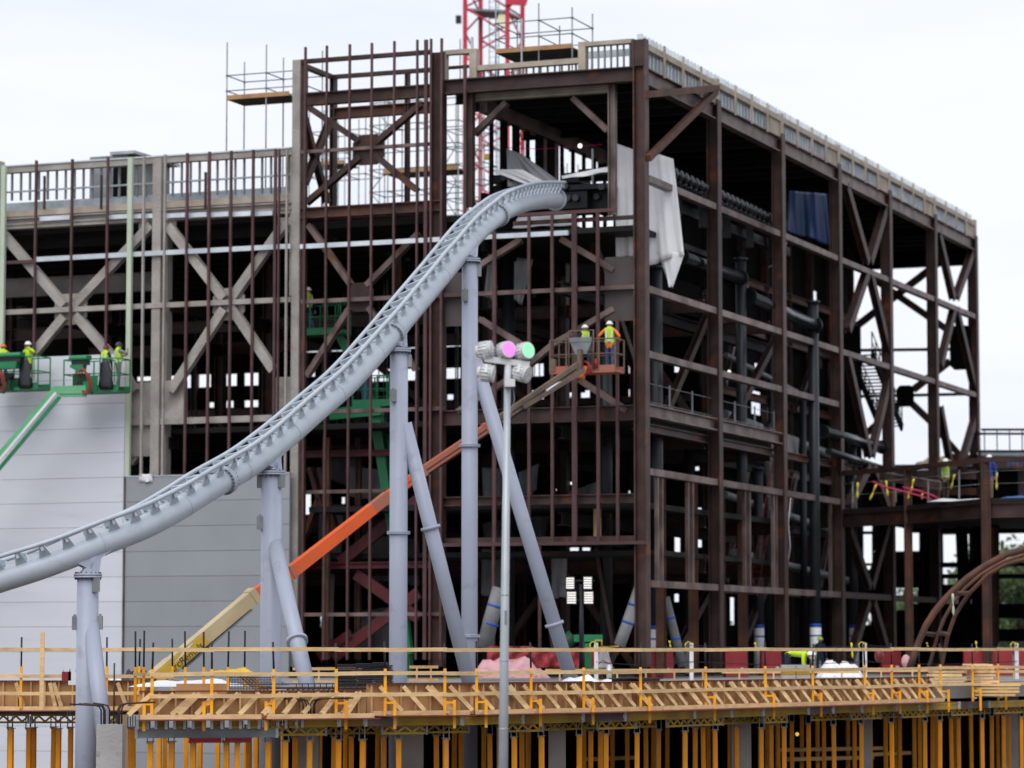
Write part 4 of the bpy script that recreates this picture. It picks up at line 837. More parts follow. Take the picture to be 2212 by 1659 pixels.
T = thing('wire_cage', 'black wire mesh cage with orange braces behind the plywood offcut', 'wire cage'); a = atY(496, 1498, 79); b = atY(585, 1459, 79)
q = MB()
for k in range(28): x = a.x + (b.x - a.x) * k / 27; q.bar((x, 79, a.z), (x, 79, b.z), .012 if k % 9 else .05, .012, (1, 0, 0))
for k in range(9): z = a.z + (b.z - a.z) * k / 8; q.tube((a.x, 79, z), (b.x, 79, z), .008 if k % 8 else .022, 5)
q.build('mesh_side', 'rod', T)
for k in range(4): q = MB(); q.bar((a.x + .2 + k * .1, 79.3, b.z), (a.x + .75 + k * .1, 79.2, a.z), .035, .035); q.build('folding_brace', 'postyellow', T)
rag('plastic_sheet', 'decalyellow', atY(505, 1456, 79.3), .55, .3, .16, 'yellow sheet draped over the wire cage', 'plastic sheet', seed=11)
rag('plastic_sheet', 'tarp', V(((410 - CU) / 6793 * 86, 86, 4.95)), 1.5, .5, .24, 'folded white plastic sheeting behind the left guard rail below the boom', 'plastic sheet', seed=12)
rag('plastic_sheet', 'tarp', V(((275 - CU) / 6793 * 89.6, 89.6, 4.9)), .7, .35, .3, 'white sheet bundle right of the leftmost coaster support', 'plastic sheet', seed=13)
rag('debris_bag', 'bagblack', V(((300 - CU) / 6793 * 89.5, 89.5, 5.0)), .5, .4, .5, 'heap of black sheeting on the left deck strip', 'sheeting heap', seed=14)
rag('white_bag', 'white', atY(1253, 1474, 95), .55, .4, .24, 'bright white bag heap at the foot of the longest raked leg', 'bag', seed=15)
rag('white_bag', 'tarp', atY(1325, 1474, 96), .35, .3, .14, 'small pale bag in front of the red barrier, right of the white heap', 'bag', seed=16)
rag('insulation_heap', 'pink', V(((1096 - CU) / 6793 * 105, 105, 5.0)), 1.3, .6, .85, 'pale pink insulation heap in front of the red netting', 'insulation', seed=17)
rag('insulation_heap', 'tarp', V(((1815 - CU) / 6793 * 108, 108, 5.0)), .75, .5, .7, 'pale wrapped bundle behind the guard rail between two red barriers', 'wrapped bundle', seed=18)
T = thing('red_netting', 'sagging red safety netting hung behind the coaster supports', 'safety netting')
for (u0, u1, Y) in ((1052, 1150, 107.5), (1146, 1252, 107.2)):
    q = MB(); n = 14; G = []
    for j in range(8):
        row = []
        for i in range(n + 1):
            k = i / n; a = atY(u0 + (u1 - u0) * k, 1396 + j * 6.6 + (10 * math.sin(k * 3.14) if j == 0 and u0 > 1100 else 0), Y); a.y += .12 * math.sin(k * 17 + j) - j * .03; row.append(a)
        G.append(row)
    q.sheet(G, .006); q.build('net_panel', 'rednet', T)
# red barriers
def barrier():
    T = thing('barrier', '', 'barrier'); q = MB(); w = .42
    P = [(-.28, 0), (.28, 0), (.24, .22), (.12, .38), (.09, 1.0), (-.09, 1.0), (-.12, .38), (-.24, .22)]
    q.prof((-w, 0, 0), (w, 0, 0), P); q.build('shell', 'red', T)
    q = MB()
    q.tube((.2, -.3, .3), (.2, .3, .3), .05, 8)
    q.build('drain_plug', 'inkwhite', T); return T
B0 = barrier(); first = True
for u, Y, rz, lb in ((1429, 114, .2, 'red barrier at the foot of the black column beside the corner column'), (1590, 118, .1, 'red barrier under the third black column from the corner'), (1665, 124, .3, 'red barrier between the second and third steel columns'), (1925, 131, .2, 'red barrier behind the pink float'), (2105, 124, .1, 'red barrier to the right of the curved arch'), (2165, 124, -.1, 'red barrier between the far right columns'), (2215, 124, .1, 'red barrier cut by the right picture edge'), (1290, 111, .1, 'red barrier behind the light tower mast')):
    p = V(((u - CU) / 6793 * Y, Y, DZ))
    if first: B0.location = p; B0.rotation_euler = (0, 0, rz); B0['label'] = lb; B0['group'] = 'red barriers'; first = False
    else: r = dup(B0, p, rz, lb)
# lifeline posts and lines
P = []
for u, Y, lb in ((1288, 104, 'white lifeline post near the green machine'), (1494, 106, 'white lifeline post left of the second steel column'), (1869, 108, 'white lifeline post with coiled rope, at the middle of the right part'), (2197, 110, 'white lifeline post near the right picture edge')):
    T = thing('lifeline_post', lb, 'lifeline post', group='white lifeline posts'); x = (u - CU) / 6793 * Y
    q = MB(); q.bar((x, Y, DZ), (x, Y, 6.18), .13, .13, (1, 0, 0)); q.build('post', 'white', T)
    q = MB(); q.path([(x - .1 + .12 * math.cos(k * .9), Y - .05 + .1 * math.sin(k * 1.3), 6.1 + .12 * math.sin(k * .9)) for k in range(16)], .015, 5); q.build('rope_coil', 'ribbon', T); P.append(V((x, Y, 6.1)))
q = MB()
for a, b in zip(P, P[1:]):
    for z in (.0, -.55): q.path([a.lerp(b, k / 10) + V((0, -.08, z - .1 * math.sin(k / 10 * math.pi))) for k in range(11)], .012, 5)
tag(q.build('lifeline_cable', 'rod'), 'thin steel lifeline cables strung between the white posts', 'cable')
for u, v, lb in ((1952 - 36, 1417, 'pink float hanging nearer the white post on the lifeline'), (2032 - 2, 1428, 'pink float')):
    pass
for u, v, lb in ((1899, 1416, 'smaller pink float hanging on the lifeline just right of a white post'), (1955 + 2, 1429, 'larger pink and white float hanging on the lifeline left of the arch')):
    q = MB(); q.sph(atY(u, v, 107.5), .2, 12, 8, sc=(.8, .8, 1.2)); tag(q.build('float', 'pink' if u > 1900 else 'hatred'), lb, 'float')
for i, (u, v0, v1) in enumerate(((1446, 1384, 1400), (1631, 1388, 1404), (1839, 1388, 1422), (1985, 1385, 1402), (2110 - 2, 1385, 1408), (2002, 1388, 1398))):
    ribbon('flagging_ribbon', 'ribbon', u, v0, v1, 107, 3, .04, ['yellow ribbon tied on the cable by the second white post', 'yellow ribbon tied on the cable above the bent worker', 'long yellow ribbon tied on the cable left of the wrapped bundle', 'yellow ribbon tied on the cable just left of the arch foot', 'yellow ribbon tied on the cable right of the arch', 'short yellow ribbon tied on the cable beside the arch foot'][i], 'ribbon', 'yellow ribbons on the deck cable')
# lumber at the right end of the deck
def lumber(u0, u1, Y, rows, m, label, seed, zb=DZ):
    rr = random.Random(seed); T = thing('lumber_stack', label, 'lumber stack'); x0 = (u0 - CU) / 6793 * Y; x1 = (u1 - CU) / 6793 * Y
    for r in range(rows):
        q = MB(); z = zb - .45 + r * .105
        for k in range(3): dx = rr.uniform(-.12, .12); q.b2((x0 + dx, Y + k * .3, z), (x1 + dx + rr.uniform(-.2, .1), Y + k * .3 + .27, z + .085 - rr.uniform(0, .02)))
        q.build('board_layer', m, T)
lumber(2015, 2080, 100.5, 8, 'pine', 'neat pale lumber stack right of the end of the edge form', 1); lumber(2095, 2150, 101.5, 10, 'pine', 'tall lumber stack with plywood beside the last yellow posts', 2); lumber(2110, 2200, 100.8, 4, 'pinedark', 'low untidy pile of darker boards at the right end of the deck', 3); lumber(1255, 1340, 98, 1, 'pinedark', 'few boards lying behind the formwork below the light tower', 4, DZ + .46)
q = MB(); a = V(((2030 - CU) / 6793 * 101, 101, 5.36)); q.b2(a, a + V((1.2, .8, .08))); tag(q.build('plywood_cover', 'red'), 'thin red panel lying on top of the neat lumber stack', 'panel')
q = MB(); a = edgept(1322, DZ, 0, 2.0); q.ibm(a + V((0, 0, .14)), edgept(1410, DZ + .14, 0, 2.2), .26, .2); q.ibm(a + V((.8, .35, .14)), edgept(1425, DZ + .14, 0, 2.5), .24, .2); tag(q.build('steel_beam', 'rebar'), 'dark steel beams lying on the deck behind the formwork, left of the bent worker', 'steel beam')
T = thing('block_stack', 'stack of pale concrete blocks with yellow straps beside the bent worker', 'block stack'); a = edgept(1690, DZ, 0, 2.4)
for k in range(4): q = MB(); [q.b2(a + V((i * .42, 0, k * .15)), a + V((i * .42 + .4, .5, k * .15 + .14))) for i in range(2)]; q.build('block_course', 'concrete' if k % 2 else 'beamyellow', T)
rag('toolbag', 'navy', edgept(1722, DZ, 0, 2.2), .25, .2, .4, 'dark cloth bag next to the strapped concrete blocks', 'bag', seed=31)
for u, c, lb in ((143, 'red', 'red sign board clipped on the far left guard rail'), (157, 'white', 'small white sign board clipped beside the red one')):
    T = thing('sign_board', lb, 'sign'); x = (u - CU) / 6793 * 87.8; q = MB(); q.b2((x - .13, 87.8, 4.98 if c == 'white' else 5.1), (x + .13, 87.83, 5.35)); q.build('board', c, T); q = MB(); [q.tube((x + e, 87.8, 5.34), (x + e, 87.8, 5.42), .01, 5) for e in (-.08, .08)]; q.build('clip', 'galvdull', T)
# extinguisher on deck
T = thing('fire_extinguisher', 'small red fire extinguisher standing on the deck right of the light tower mast', 'fire extinguisher'); a = V(((1316 - CU) / 6793 * 98, 98, 5.0)); q = MB(); q.tube(a, a + V((0, 0, .42)), .08, 12); q.sph(a + V((0, 0, .42)), .08, 12, 4, True); q.build('cylinder', 'galvlight', T); q = MB(); q.box(a + V((0, 0, .54)), (.16, .05, .05)); q.path([a + V((0, 0, .53)), a + V((-.2, 0, .62)), a + V((-.34, 0, .5))], .018, 6); q.build('valve', 'red', T)

# ================================================================ floodlight pole in front
LP = thing('floodlight_pole', 'tall pale steel light pole with five round floodlights on a crossarm', 'light pole'); YL = 60
a = atY(1082, 1720, YL); a.z = 0; b = atY(1096, 838, YL); q = MB(); q.tube(a, b, .108, 8, .062); q.build('pole', 'poleg', LP)
q = MB()
for v in (1285, 1427, 1575): c = a.lerp(b, (atY(1090, v, YL).z) / b.z); q.tube(c - V((0, 0, .012)), c + V((0, 0, .012)), .112 - .045 * c.z / b.z, 8)
q.build('joint_band', 'galv', LP)
q = MB(); c = a.lerp(b, .60); q.box(c + V((.02, -.09, 0)), (.05, .02, .25)); q.build('hand_hole', 'galvdull', LP)
q = MB(); q.tube(b, atY(1098, 788, YL), .075, 10, .065); q.build('mast_top', 'paint', LP)
a = atY(1046, 775, YL); b = atY(1144, 788, YL); q = MB(); q.bar(a, b, .11, .115); q.build('crossarm', 'paint', LP)
q = MB(); q.box(atY(1098, 828, YL) + V((.03, -.09, 0)), (.2, .14, .15)); q.build('driver_box', 'paint', LP)
q = MB(); c = atY(1108, 838, YL); q.path([c, c + V((.03, 0, -.2)), c + V((-.02, 0, -.45)), c + V((-.1, 0, -.7))], .008, 5); q.build('cable', 'galvdull', LP)
def flood(u, v, yaw, pitch, lens, up):
    c = atY(u, v, YL); d = V((math.sin(yaw) * math.cos(pitch), -math.cos(yaw) * math.cos(pitch), math.sin(pitch)))
    H = MB(); H.tube(c - d * .10, c + d * .10, .158, 28); H.tube(c - d * .20, c - d * .10, .10, 20, .15); H.tube(c + d * .095, c + d * .125, .166, 28, .166)
    _, s, w = frame(d, (0, 0, 1))
    for k in range(16): t = 2 * math.pi * k / 16; e = s * math.cos(t) + w * math.sin(t); H.bar(c - d * .13 + e * .15, c + d * .06 + e * .15, .012, .05, e)
    H = H.build('lamp_housing', 'paint', LP)
    q = MB(); q.tube(c + d * .118, c + d * .132, .142, 28); l = q.build('lens', lens, H)
    q = MB()
    for rr, n in ((.10, 10), (.05, 5)):
        for k in range(n): t = 2 * math.pi * k / n; e = s * math.cos(t) * rr + w * math.sin(t) * rr; q.tube(c + d * .131 + e, c + d * .136 + e, .02, 8)
    q.build('led_ring', 'inkwhite' if lens == 'lens' else lens, H)
    q = MB(); y0 = atY(u, 781, YL).z
    for e in (-1, 1): q.bar(c + s * (.185 * e), V((c.x, c.y, y0)) + s * (.11 * e) + V((0, 0, .06 if up else -.06)), .015, .05, d)
    q.build('yoke', 'paint', H)
flood(1050, 756, R(75), R(8), 'lens', True); flood(1092, 757, R(32), R(6), 'lamppink', True); flood(1132, 759, R(40), R(6), 'lampgreen', True); flood(1053, 806, R(80), R(-8), 'lens', False); flood(1129, 806, R(62), R(-18), 'lens', False)
# ================================================================ mobile light tower
LT = thing('light_tower', 'black mast light tower with four white led panels right of the raked legs', 'light tower'); Y = 106
q = MB(); a = atY(1257, 1445, Y); a.z = DZ; b = atY(1255, 1262, Y); q.tube(a, b, .10, 10, .06); q.build('mast', 'rod', LT)
q = MB(); q.bar(atY(1226, 1296, Y), atY(1284, 1296, Y), .06, .06); q.bar(atY(1226, 1254, Y), atY(1284, 1254, Y), .06, .06); q.build('crossarm', 'rod', LT)
q = MB(); q.box(a + V((0, 0, .2)), (1.3, 1.0, .3)); q.build('base', 'rod', LT)
for u0, v0, u1, v1 in ((1223, 1247, 1240, 1272), (1261, 1246, 1278, 1272), (1225, 1278, 1244, 1304), (1262, 1278, 1281, 1304)):
    P = atY(u0, v1, Y - .15); Q = atY(u1, v0, Y - .15); h = MB(); h.b2((P.x - .03, Y - .14, P.z - .03), (Q.x + .03, Y, Q.z + .03)); ho = h.build('panel_housing', 'rod', LT)
    q = MB(); n = 5
    for k in range(n): q.b2((P.x, Y - .16, P.z + (Q.z - P.z) * (k + .08) / n), (Q.x, Y - .145, P.z + (Q.z - P.z) * (k + .86) / n))
    q.build('led_strips', 'ledpanel', ho)
# ================================================================ boom lifts
def basket(T, w, d, h, m, org=V((0, 0, 0)), bars=3, toe=None, hood=None, gate=True):
    X = lambda x, y, z: org + V((x, y, z)); r = .024
    q = MB(); q.b2(X(-w / 2, -d / 2, -.08), X(w / 2, d / 2, 0)); q.build('floor', toe or m, T)
    q = MB(); q.b2(X(-w / 2, -d / 2 - .02, -.1), X(w / 2, -d / 2, .16)); q.b2(X(-w / 2, d / 2, -.1), X(w / 2, d / 2 + .02, .16)); q.build('toe_board', toe or m, T)
    q = MB()
    for z in (h, h * .52):
        q.path([X(-w / 2, -d / 2, z), X(w / 2, -d / 2, z), X(w / 2, d / 2, z), X(-w / 2, d / 2, z), X(-w / 2, -d / 2, z)], r, 6)
    q.build('rails', m, T)
    for k in range(bars + 1):
        for y in (-d / 2, d / 2):
            x = -w / 2 + w * k / bars; q = MB(); q.bar(X(x, y, -.05), X(x, y, h), .042, .042, (1, 0, 0)); q.build('upright', m, T)
    if gate:
        q = MB(); x = w / 2 - w / bars * .5; q.path([X(x - .22, -d / 2 - .03, .25), X(x - .22, -d / 2 - .03, h - .12), X(x - .12, -d / 2 - .03, h - .03), X(x + .16, -d / 2 - .03, h - .03), X(x + .24, -d / 2 - .03, h - .12), X(x + .24, -d / 2 - .03, .25), X(x - .22, -d / 2 - .03, .25)], .02, 6); q.build('gate', m, T)
def hood(T, x0, x1, y, z, m):
    q = MB(); P = [V((x0, y, z)), V((x0, y - .35, z - .02)), V((x0, y - .42, z - .12)), V((x0, y - .40, z - .18)), V((x0, y, z - .18))]; q.poly(P, (x1 - x0, 0, 0)); c = q.build('console_hood', m, T)
    q = MB(); q.b2((x0 + .05, y - .3, z - .36), (x1 - .05, y - .02, z - .18)); q.build('control_panel', 'bagblack', c)
    q = MB(); P = [V((x0 + .02, y - .36, z - .36)), V((x1 - .16, y - .36, z - .36)), V((x1 - .20, y - .36, z - .62)), V((x0 + .35, y - .36, z - .62)), V((x0 + .02, y - .36, z - .44))]; q.poly(P, (0, .3, 0)); q.build('console_shield', m, T)
def hoses(T, c, n=3, m='hose'):
    q = MB()
    for k in range(n):
        w = .16 + .06 * k; q.path([c + V((-w + .05 * k, -.05 * k, .25)), c + V((-w, -.1 - .05 * k, .42)), c + V((0, -.12, .5 + .04 * k)), c + V((w, -.12, .3)), c + V((w + .1, -.1, -.1)), c + V((w, -.08, -.35)), c + V((.02, -.06, -.42 + .08 * k)), c + V((-.1, 0, -.25))], .022, 7)
    q.build('hydraulic_hoses', m, T)
def bag(T, x, y, z0, z1, m='bagblack'):
    q = MB(); n = 8; G = []
    for j in range(n + 1):
        k = j / n; w = .10 + .20 * k ** .7 - .06 * max(0, k - .85) * 6; row = []
        for i in range(13):
            t = 2 * math.pi * i / 12; rr = w * (1 + .22 * math.sin(5 * t + .7 * j)); row.append((x + rr * math.cos(t) + .08 * k, y + .3 * rr * math.sin(t), z1 + (z0 - z1) * k))
        G.append(row)
    q.sheet(G, .01, (0, -1, 0)); return q.build('debris_sack', m, None)
yw = -1.55
# lift at the far left
p = FL(36, 839, yw); T = bthing('green_boom_lift', 'green boom lift at the left picture edge with a man in brown overalls', 'boom lift', p, 'green boom lifts'); basket(T, 2.35, .9, 1.15, 'green'); hood(T, -.75, .62, -.45, 1.30, 'green'); hoses(T, V((-.35, -.75, .18)))
q = MB(); q.bar((-.2, -.5, -.1), (-.95, -.8, .02), .2, .26, (0, 0, 1)); q.bar((-.1, -.45, .35), (-.1, -.45, -.12), .35, .3, (0, 1, 0)); q.build('jib', 'greendark', T)
q = MB(); q.bar((-.6, -.75, .12), (-12, -4.2, -9.6), .18, .22, (0, 0, 1)); q.build('boom', 'green', T); q = MB(); q.bar((-.9, -.9, -.25), (-12, -4.4, -10.2), .12, .14); q.build('boom_cylinder', 'galv', T)
BK1 = L2W(p)
q = MB(); q.b2((-.7, -.5, -.05), (.15, -.44, .55)); q.b2((.15, -.47, .0), (.5, -.43, .35)); q.build('machinery_panel', 'greendark', T)
q = MB(); q.bar((-.55, -.55, .1), (.2, -.6, .45), .12, .1); q.tube((-.3, -.6, .25), (-.3, -.72, .25), .14, 12); q.build('slew_motor', 'rod', T)
o = bag(None, 0, 0, -.05, 1.12); o.location = L2W(p + V((.62, -.52, 0))); o.rotation_euler = (0, 0, -TH); tag(o, 'black sack hanging on the basket with the man in brown overalls', 'sack', 'black sacks on the lift baskets')
# lift by the sage post
p = FL(209, 844, yw); P2 = p; T = bthing('green_boom_lift', 'green boom lift with two men in its basket beside the pale green post', 'boom lift', p, 'green boom lifts'); basket(T, 2.3, .9, 1.15, 'green'); hood(T, -.72, .02, -.45, 1.28, 'green'); hoses(T, V((-.12, -.72, .2)))
q = MB(); q.b2((.0, -.52, -.1), (.3, -.47, .5)); q.bar((-.1, -.5, .3), (-.1, -.5, -.15), .3, .3, (0, 1, 0)); q.build('pivot', 'green', T)
q = MB(); q.b2((-.75, -.5, .1), (-.02, -.45, .62)); q.build('machinery_panel', 'greendark', T); q = MB(); q.tube((-.35, -.55, .2), (-.35, -.7, .2), .13, 12); q.build('slew_motor', 'rod', T)
q = MB(); q.bar((-.1, -.6, .0), (-1.2, -.95, -.02), .2, .3); q.bar((-.1, -.6, -.22), (-1.05, -.9, -.22), .14, .1); q.build('jib', 'greenlight', T)
q = MB(); q.bar((-1.15, -.95, .05), (-12.2, -4.6, -13.7), .18, .22); q.build('boom', 'greenlight', T); q = MB(); q.bar((-1.1, -1.1, -.12), (-12, -4.8, -13.85), .05, .09); q.build('boom_side_tube', 'white', T)
q = MB(); q.bar((-1.0, -1.0, -.28), (-11.95, -4.6, -14.05), .14, .12); q.build('boom_lower', 'green', T)
o = bag(None, 0, 0, .0, 1.12); o.location = L2W(p + V((.62, -.52, 0))); o.rotation_euler = (0, 0, -TH); tag(o, 'black sack hanging on the basket next to the pale green post', 'sack', 'black sacks on the lift baskets')
# lifts inside the frame
p = FL(697, 720, 2.6); P3 = p; T = bthing('green_boom_lift', 'green boom lift high inside the dark frame beside the fireproofed corner column', 'boom lift', p, 'green boom lifts'); basket(T, 1.9, .9, 1.1, 'green'); q = MB(); q.bar((.6, .2, -.1), (2.4, 1.0, -4.0), .25, .3); q.bar((2.4, 1.0, -4.0), (3.2, 1.4, -15.4), .28, .3, (1, 0, 0)); q.build('boom', 'green', T)
p = FL(812, 874, 2.6); P4 = p; T = bthing('green_boom_lift', 'green boom lift inside the frame behind the coaster track, its boom dropping past the support', 'boom lift', p, 'green boom lifts'); basket(T, 1.5, .9, 1.05, 'green'); q = MB(); q.bar((-1.7, -.3, -.35), (.4, -.3, -.22), .35, .42); q.bar((.05, -.1, -.3), (.75, -.2, -4.5), .36, .42, (1, 0, 0), .28, .3); q.bar((.75, -.2, -4.5), (1.5, -.3, -9.3), .26, .3, (1, 0, 0)); q.build('boom', 'green', T)
# orange lift in front
p = FL(1268, 802, -1.9); P5 = p; T = bthing('orange_boom_lift', 'orange boom lift with a long dirty boom and two men in its basket', 'boom lift', p); OL = T
basket(T, 2.42, .9, 1.08, 'dirtboom', bars=4, toe='salmon', gate=False)
q = MB(); q.path([(-.48, -.5, .0), (-.48, -.5, 1.38), (.42, -.5, 1.38), (.42, -.5, 0)], .035, 7); q.build('console_frame', 'dirtboom', T)
q = MB(); q.b2((-.44, -.56, .98), (.38, -.3, 1.14)); q.prof((-.03, -.42, .55), (-.03, -.42, .98), [(-.2, -.1), (.2, -.1), (.2, .1), (-.2, .1)], (0, 1, 0), False, [(-.4, -.12), (.4, -.12), (.4, .12), (-.4, .12)]); q.build('control_console', 'galvdull', T)
q = MB(); q.bar((-.05, -.6, -.05), (-.05, -.6, .72), .16, .12, (0, 1, 0)); q.build('bracket', 'dirtboom', T); q = MB(); q.b2((-1.2, -.5, -.02), (-1.0, -.3, .42)); q.build('tool_box', 'dirtboom', T)
q = MB(); q.bar((.02, -.5, -.22), (.18, -.5, .12), .14, .14); q.tube((-.12, -.55, -.2), (.1, -.55, -.2), .12, 10); q.build('pivot', 'orange', T)
q = MB(); q.path([(.1, -.5, .3), (.3, -.6, .2), (.35, -.6, -.1), (.2, -.55, -.15)], .05, 7); q.tube((.52, -.5, .05), (.52, -.5, .38), .06, 9); q.build('hydraulic_parts', 'red', T)
inv = Matrix.Rotation(TH, 3, 'Z')
def bl(u, v, Y): return inv @ (atY(u, v, Y) - L2W(P5))
BS = [((1250, 790), 106.2), ((1050, 925), 104.5), ((912, 1018), 103.6), ((838, 1072), 103), ((628, 1236), 101.2), ((546, 1288), 100.5), ((420, 1394), 99.4), ((372, 1434), 99), ((240, 1545), 97.6)]
def bs(name, i, j, w, h, m, h1=None, off=0): q = MB(); q.bar(bl(*BS[i][0], BS[i][1]) + V((0, off, 0)), bl(*BS[j][0], BS[j][1]) + V((0, off, 0)), w, h, (0, 0, 1), w, h1 or h); return q.build(name, m, T)
bs('boom_tip', 0, 1, .24, .26, 'dirtboom'); q = MB(); q.bar(bl(1262, 800, 106), bl(1130, 880, 105), .14, .14); q.build('boom_cylinder', 'dirtboom', T); q = MB(); q.tube(bl(1225, 815, 106), bl(1180, 845, 105.3), .05, 8); q.build('cylinder_rod', 'galvlight', T)
bs('boom_section', 1, 2, .27, .29, 'salmon'); bs('boom_section', 2, 3, .27, .31, 'orange'); BS.insert(4, ((805, 1098), 102.75)); bs('boom_section', 3, 4, .34, .36, 'salmon'); bs('boom_section', 4, 5, .34, .36, 'orange', .40); del BS[4]
bs('boom_section', 4, 5, .34, .40, 'orange'); bs('boom_section', 5, 7, .40, .44, 'creamboom'); bs('boom_base', 7, 8, .40, .48, 'creamboom')
for j, w in ((1, .32), (2, .33), (4, .42)):
    a = bl(*BS[j][0], BS[j][1]); e = (bl(*BS[j + 1][0], BS[j + 1][1]) - a).normalized(); q = MB(); q.bar(a - e * .08, a + e * .06, w, w + .03); q.build('boom_collar', 'salmon', T)
q = MB(); e = V((.0, -.19, -.12)); q.path([bl(*BS[j][0], BS[j][1]) + e for j in (0, 1, 2, 3, 4, 5)], .022, 6); q.path([bl(*BS[j][0], BS[j][1]) + V((0, .0, -.24)) for j in (0, 1, 2, 3, 4)], .03, 6); q.build('hydraulic_line', 'rod', T)
d_ = (bl(*BS[5][0], 100.5) - bl(*BS[7][0], 99)).normalized(); a = bl(546, 1288, 100.5); q = MB(); q.bar(a - d_ * .1, a + d_ * .12, .44, .49); q.build('boom_collar', 'creamboom', T)
a = bl(470, 1362, 99.75); q = MB(); q.bar(a + V((0, 0, -.29)) - d_ * 1.5, a + V((0, 0, -.25)) + d_ * 1.5, .2, .06); q.build('cable_tray', 'galvdull', T)
c0 = bl(438, 1379, 99.52); c1 = bl(330, 1469, 98.5); _, sdv, _u = frame(c0 - c1, (0, 0, 1)); sdv = sdv if sdv.y < 0 else -sdv; q = MB(); q.bar(c0 + sdv * .225, c1 + sdv * .225, .03, .38); de = q.build('decal', 'decalyellow', T)
o = text('arcRentals', .33, 'ink', .004); mid = c0.lerp(c1, .42) + sdv * .247 - _u * .06; xa = (c0 - c1).normalized(); ya = _u; za = sdv
o.matrix_world = Matrix(((xa.x, ya.x, za.x, mid.x), (xa.y, ya.y, za.y, mid.y), (xa.z, ya.z, za.z, mid.z), (0, 0, 0, 1))); o.parent = de
q = MB(); m2 = c0.lerp(c1, .42) + sdv * .247 + _u * .11; q.poly([m2 - xa * .45 - ya * .06, m2 + xa * .1 - ya * .02, m2 + xa * .48 + ya * .07, m2 + xa * .1 + ya * .06], sdv * .006); q.build('swoosh', 'inkwhite', de)
a = bl(240, 1545, 97.6); gz = -P5.z
q = MB(); q.bar(a + V((0, 0, .2)), V((a.x + .2, a.y + .2, gz + 1.9)), .7, .6, (0, 1, 0)); q.build('turret', 'creamboom', T); q = MB(); q.b2((a.x - 1.1, a.y - .7, gz + 1.0), (a.x + 1.6, a.y + 1.1, gz + 1.9)); q.build('chassis', 'orange', T)
for e in (-1, 1):
    for f in (-1, 1): w = MB(); w.tube((a.x + .2 + e * 1.1, a.y + .2 + f * .9, gz + .5), (a.x + .2 + e * 1.1, a.y + .2 + f * 1.25, gz + .5), .5, 20); w.build('wheel', 'rod', T)
# green machine on the deck
T = thing('green_lift_machine', 'small green machine with yellow rails parked behind the light tower', 'machine'); a = atY(1218, 1425, 109); a.z = DZ; x = a.x
q = MB(); q.b2((x + .3, 109, DZ + .1), (x + 1.75, 110.1, DZ + .42)); q.b2((x + .55, 109.1, DZ + .45), (x + .95, 110, DZ + 1.25)); q.b2((x + .35, 109.1, DZ + 1.3), (x + 1.35, 109.9, DZ + 1.55)); q.build('body', 'green', T)
q = MB(); q.bar((x + .0, 108.9, DZ + 1.02), (x + 1.9, 108.9, DZ + 1.14), .05, .06); q.path([(x + 1.05, 108.9, DZ + 1.1), (x + 1.1, 108.9, DZ + 1.35), (x + 1.3, 108.9, DZ + 1.35), (x + 1.32, 108.9, DZ + 1.15)], .03, 6); q.build('yellow_rail', 'decalyellow', T)
q = MB(); q.tube((x - .1, 109.4, DZ + 1.1), (x + .35, 109.4, DZ + 1.5), .28, 10); q.build('hose_reel', 'greendark', T)
q = MB(); [q.tube((x + e, 108.9, DZ + .18), (x + e, 109.1, DZ + .18), .18, 12) for e in (.5, 1.5)]; q.build('wheels', 'rod', T)
rag('sack', 'tarpgrey', (x + 1.35, 108.6, DZ + .4), .3, .2, .75, 'pale cloth sack hanging at the side of the green machine', 'sack', seed=41)
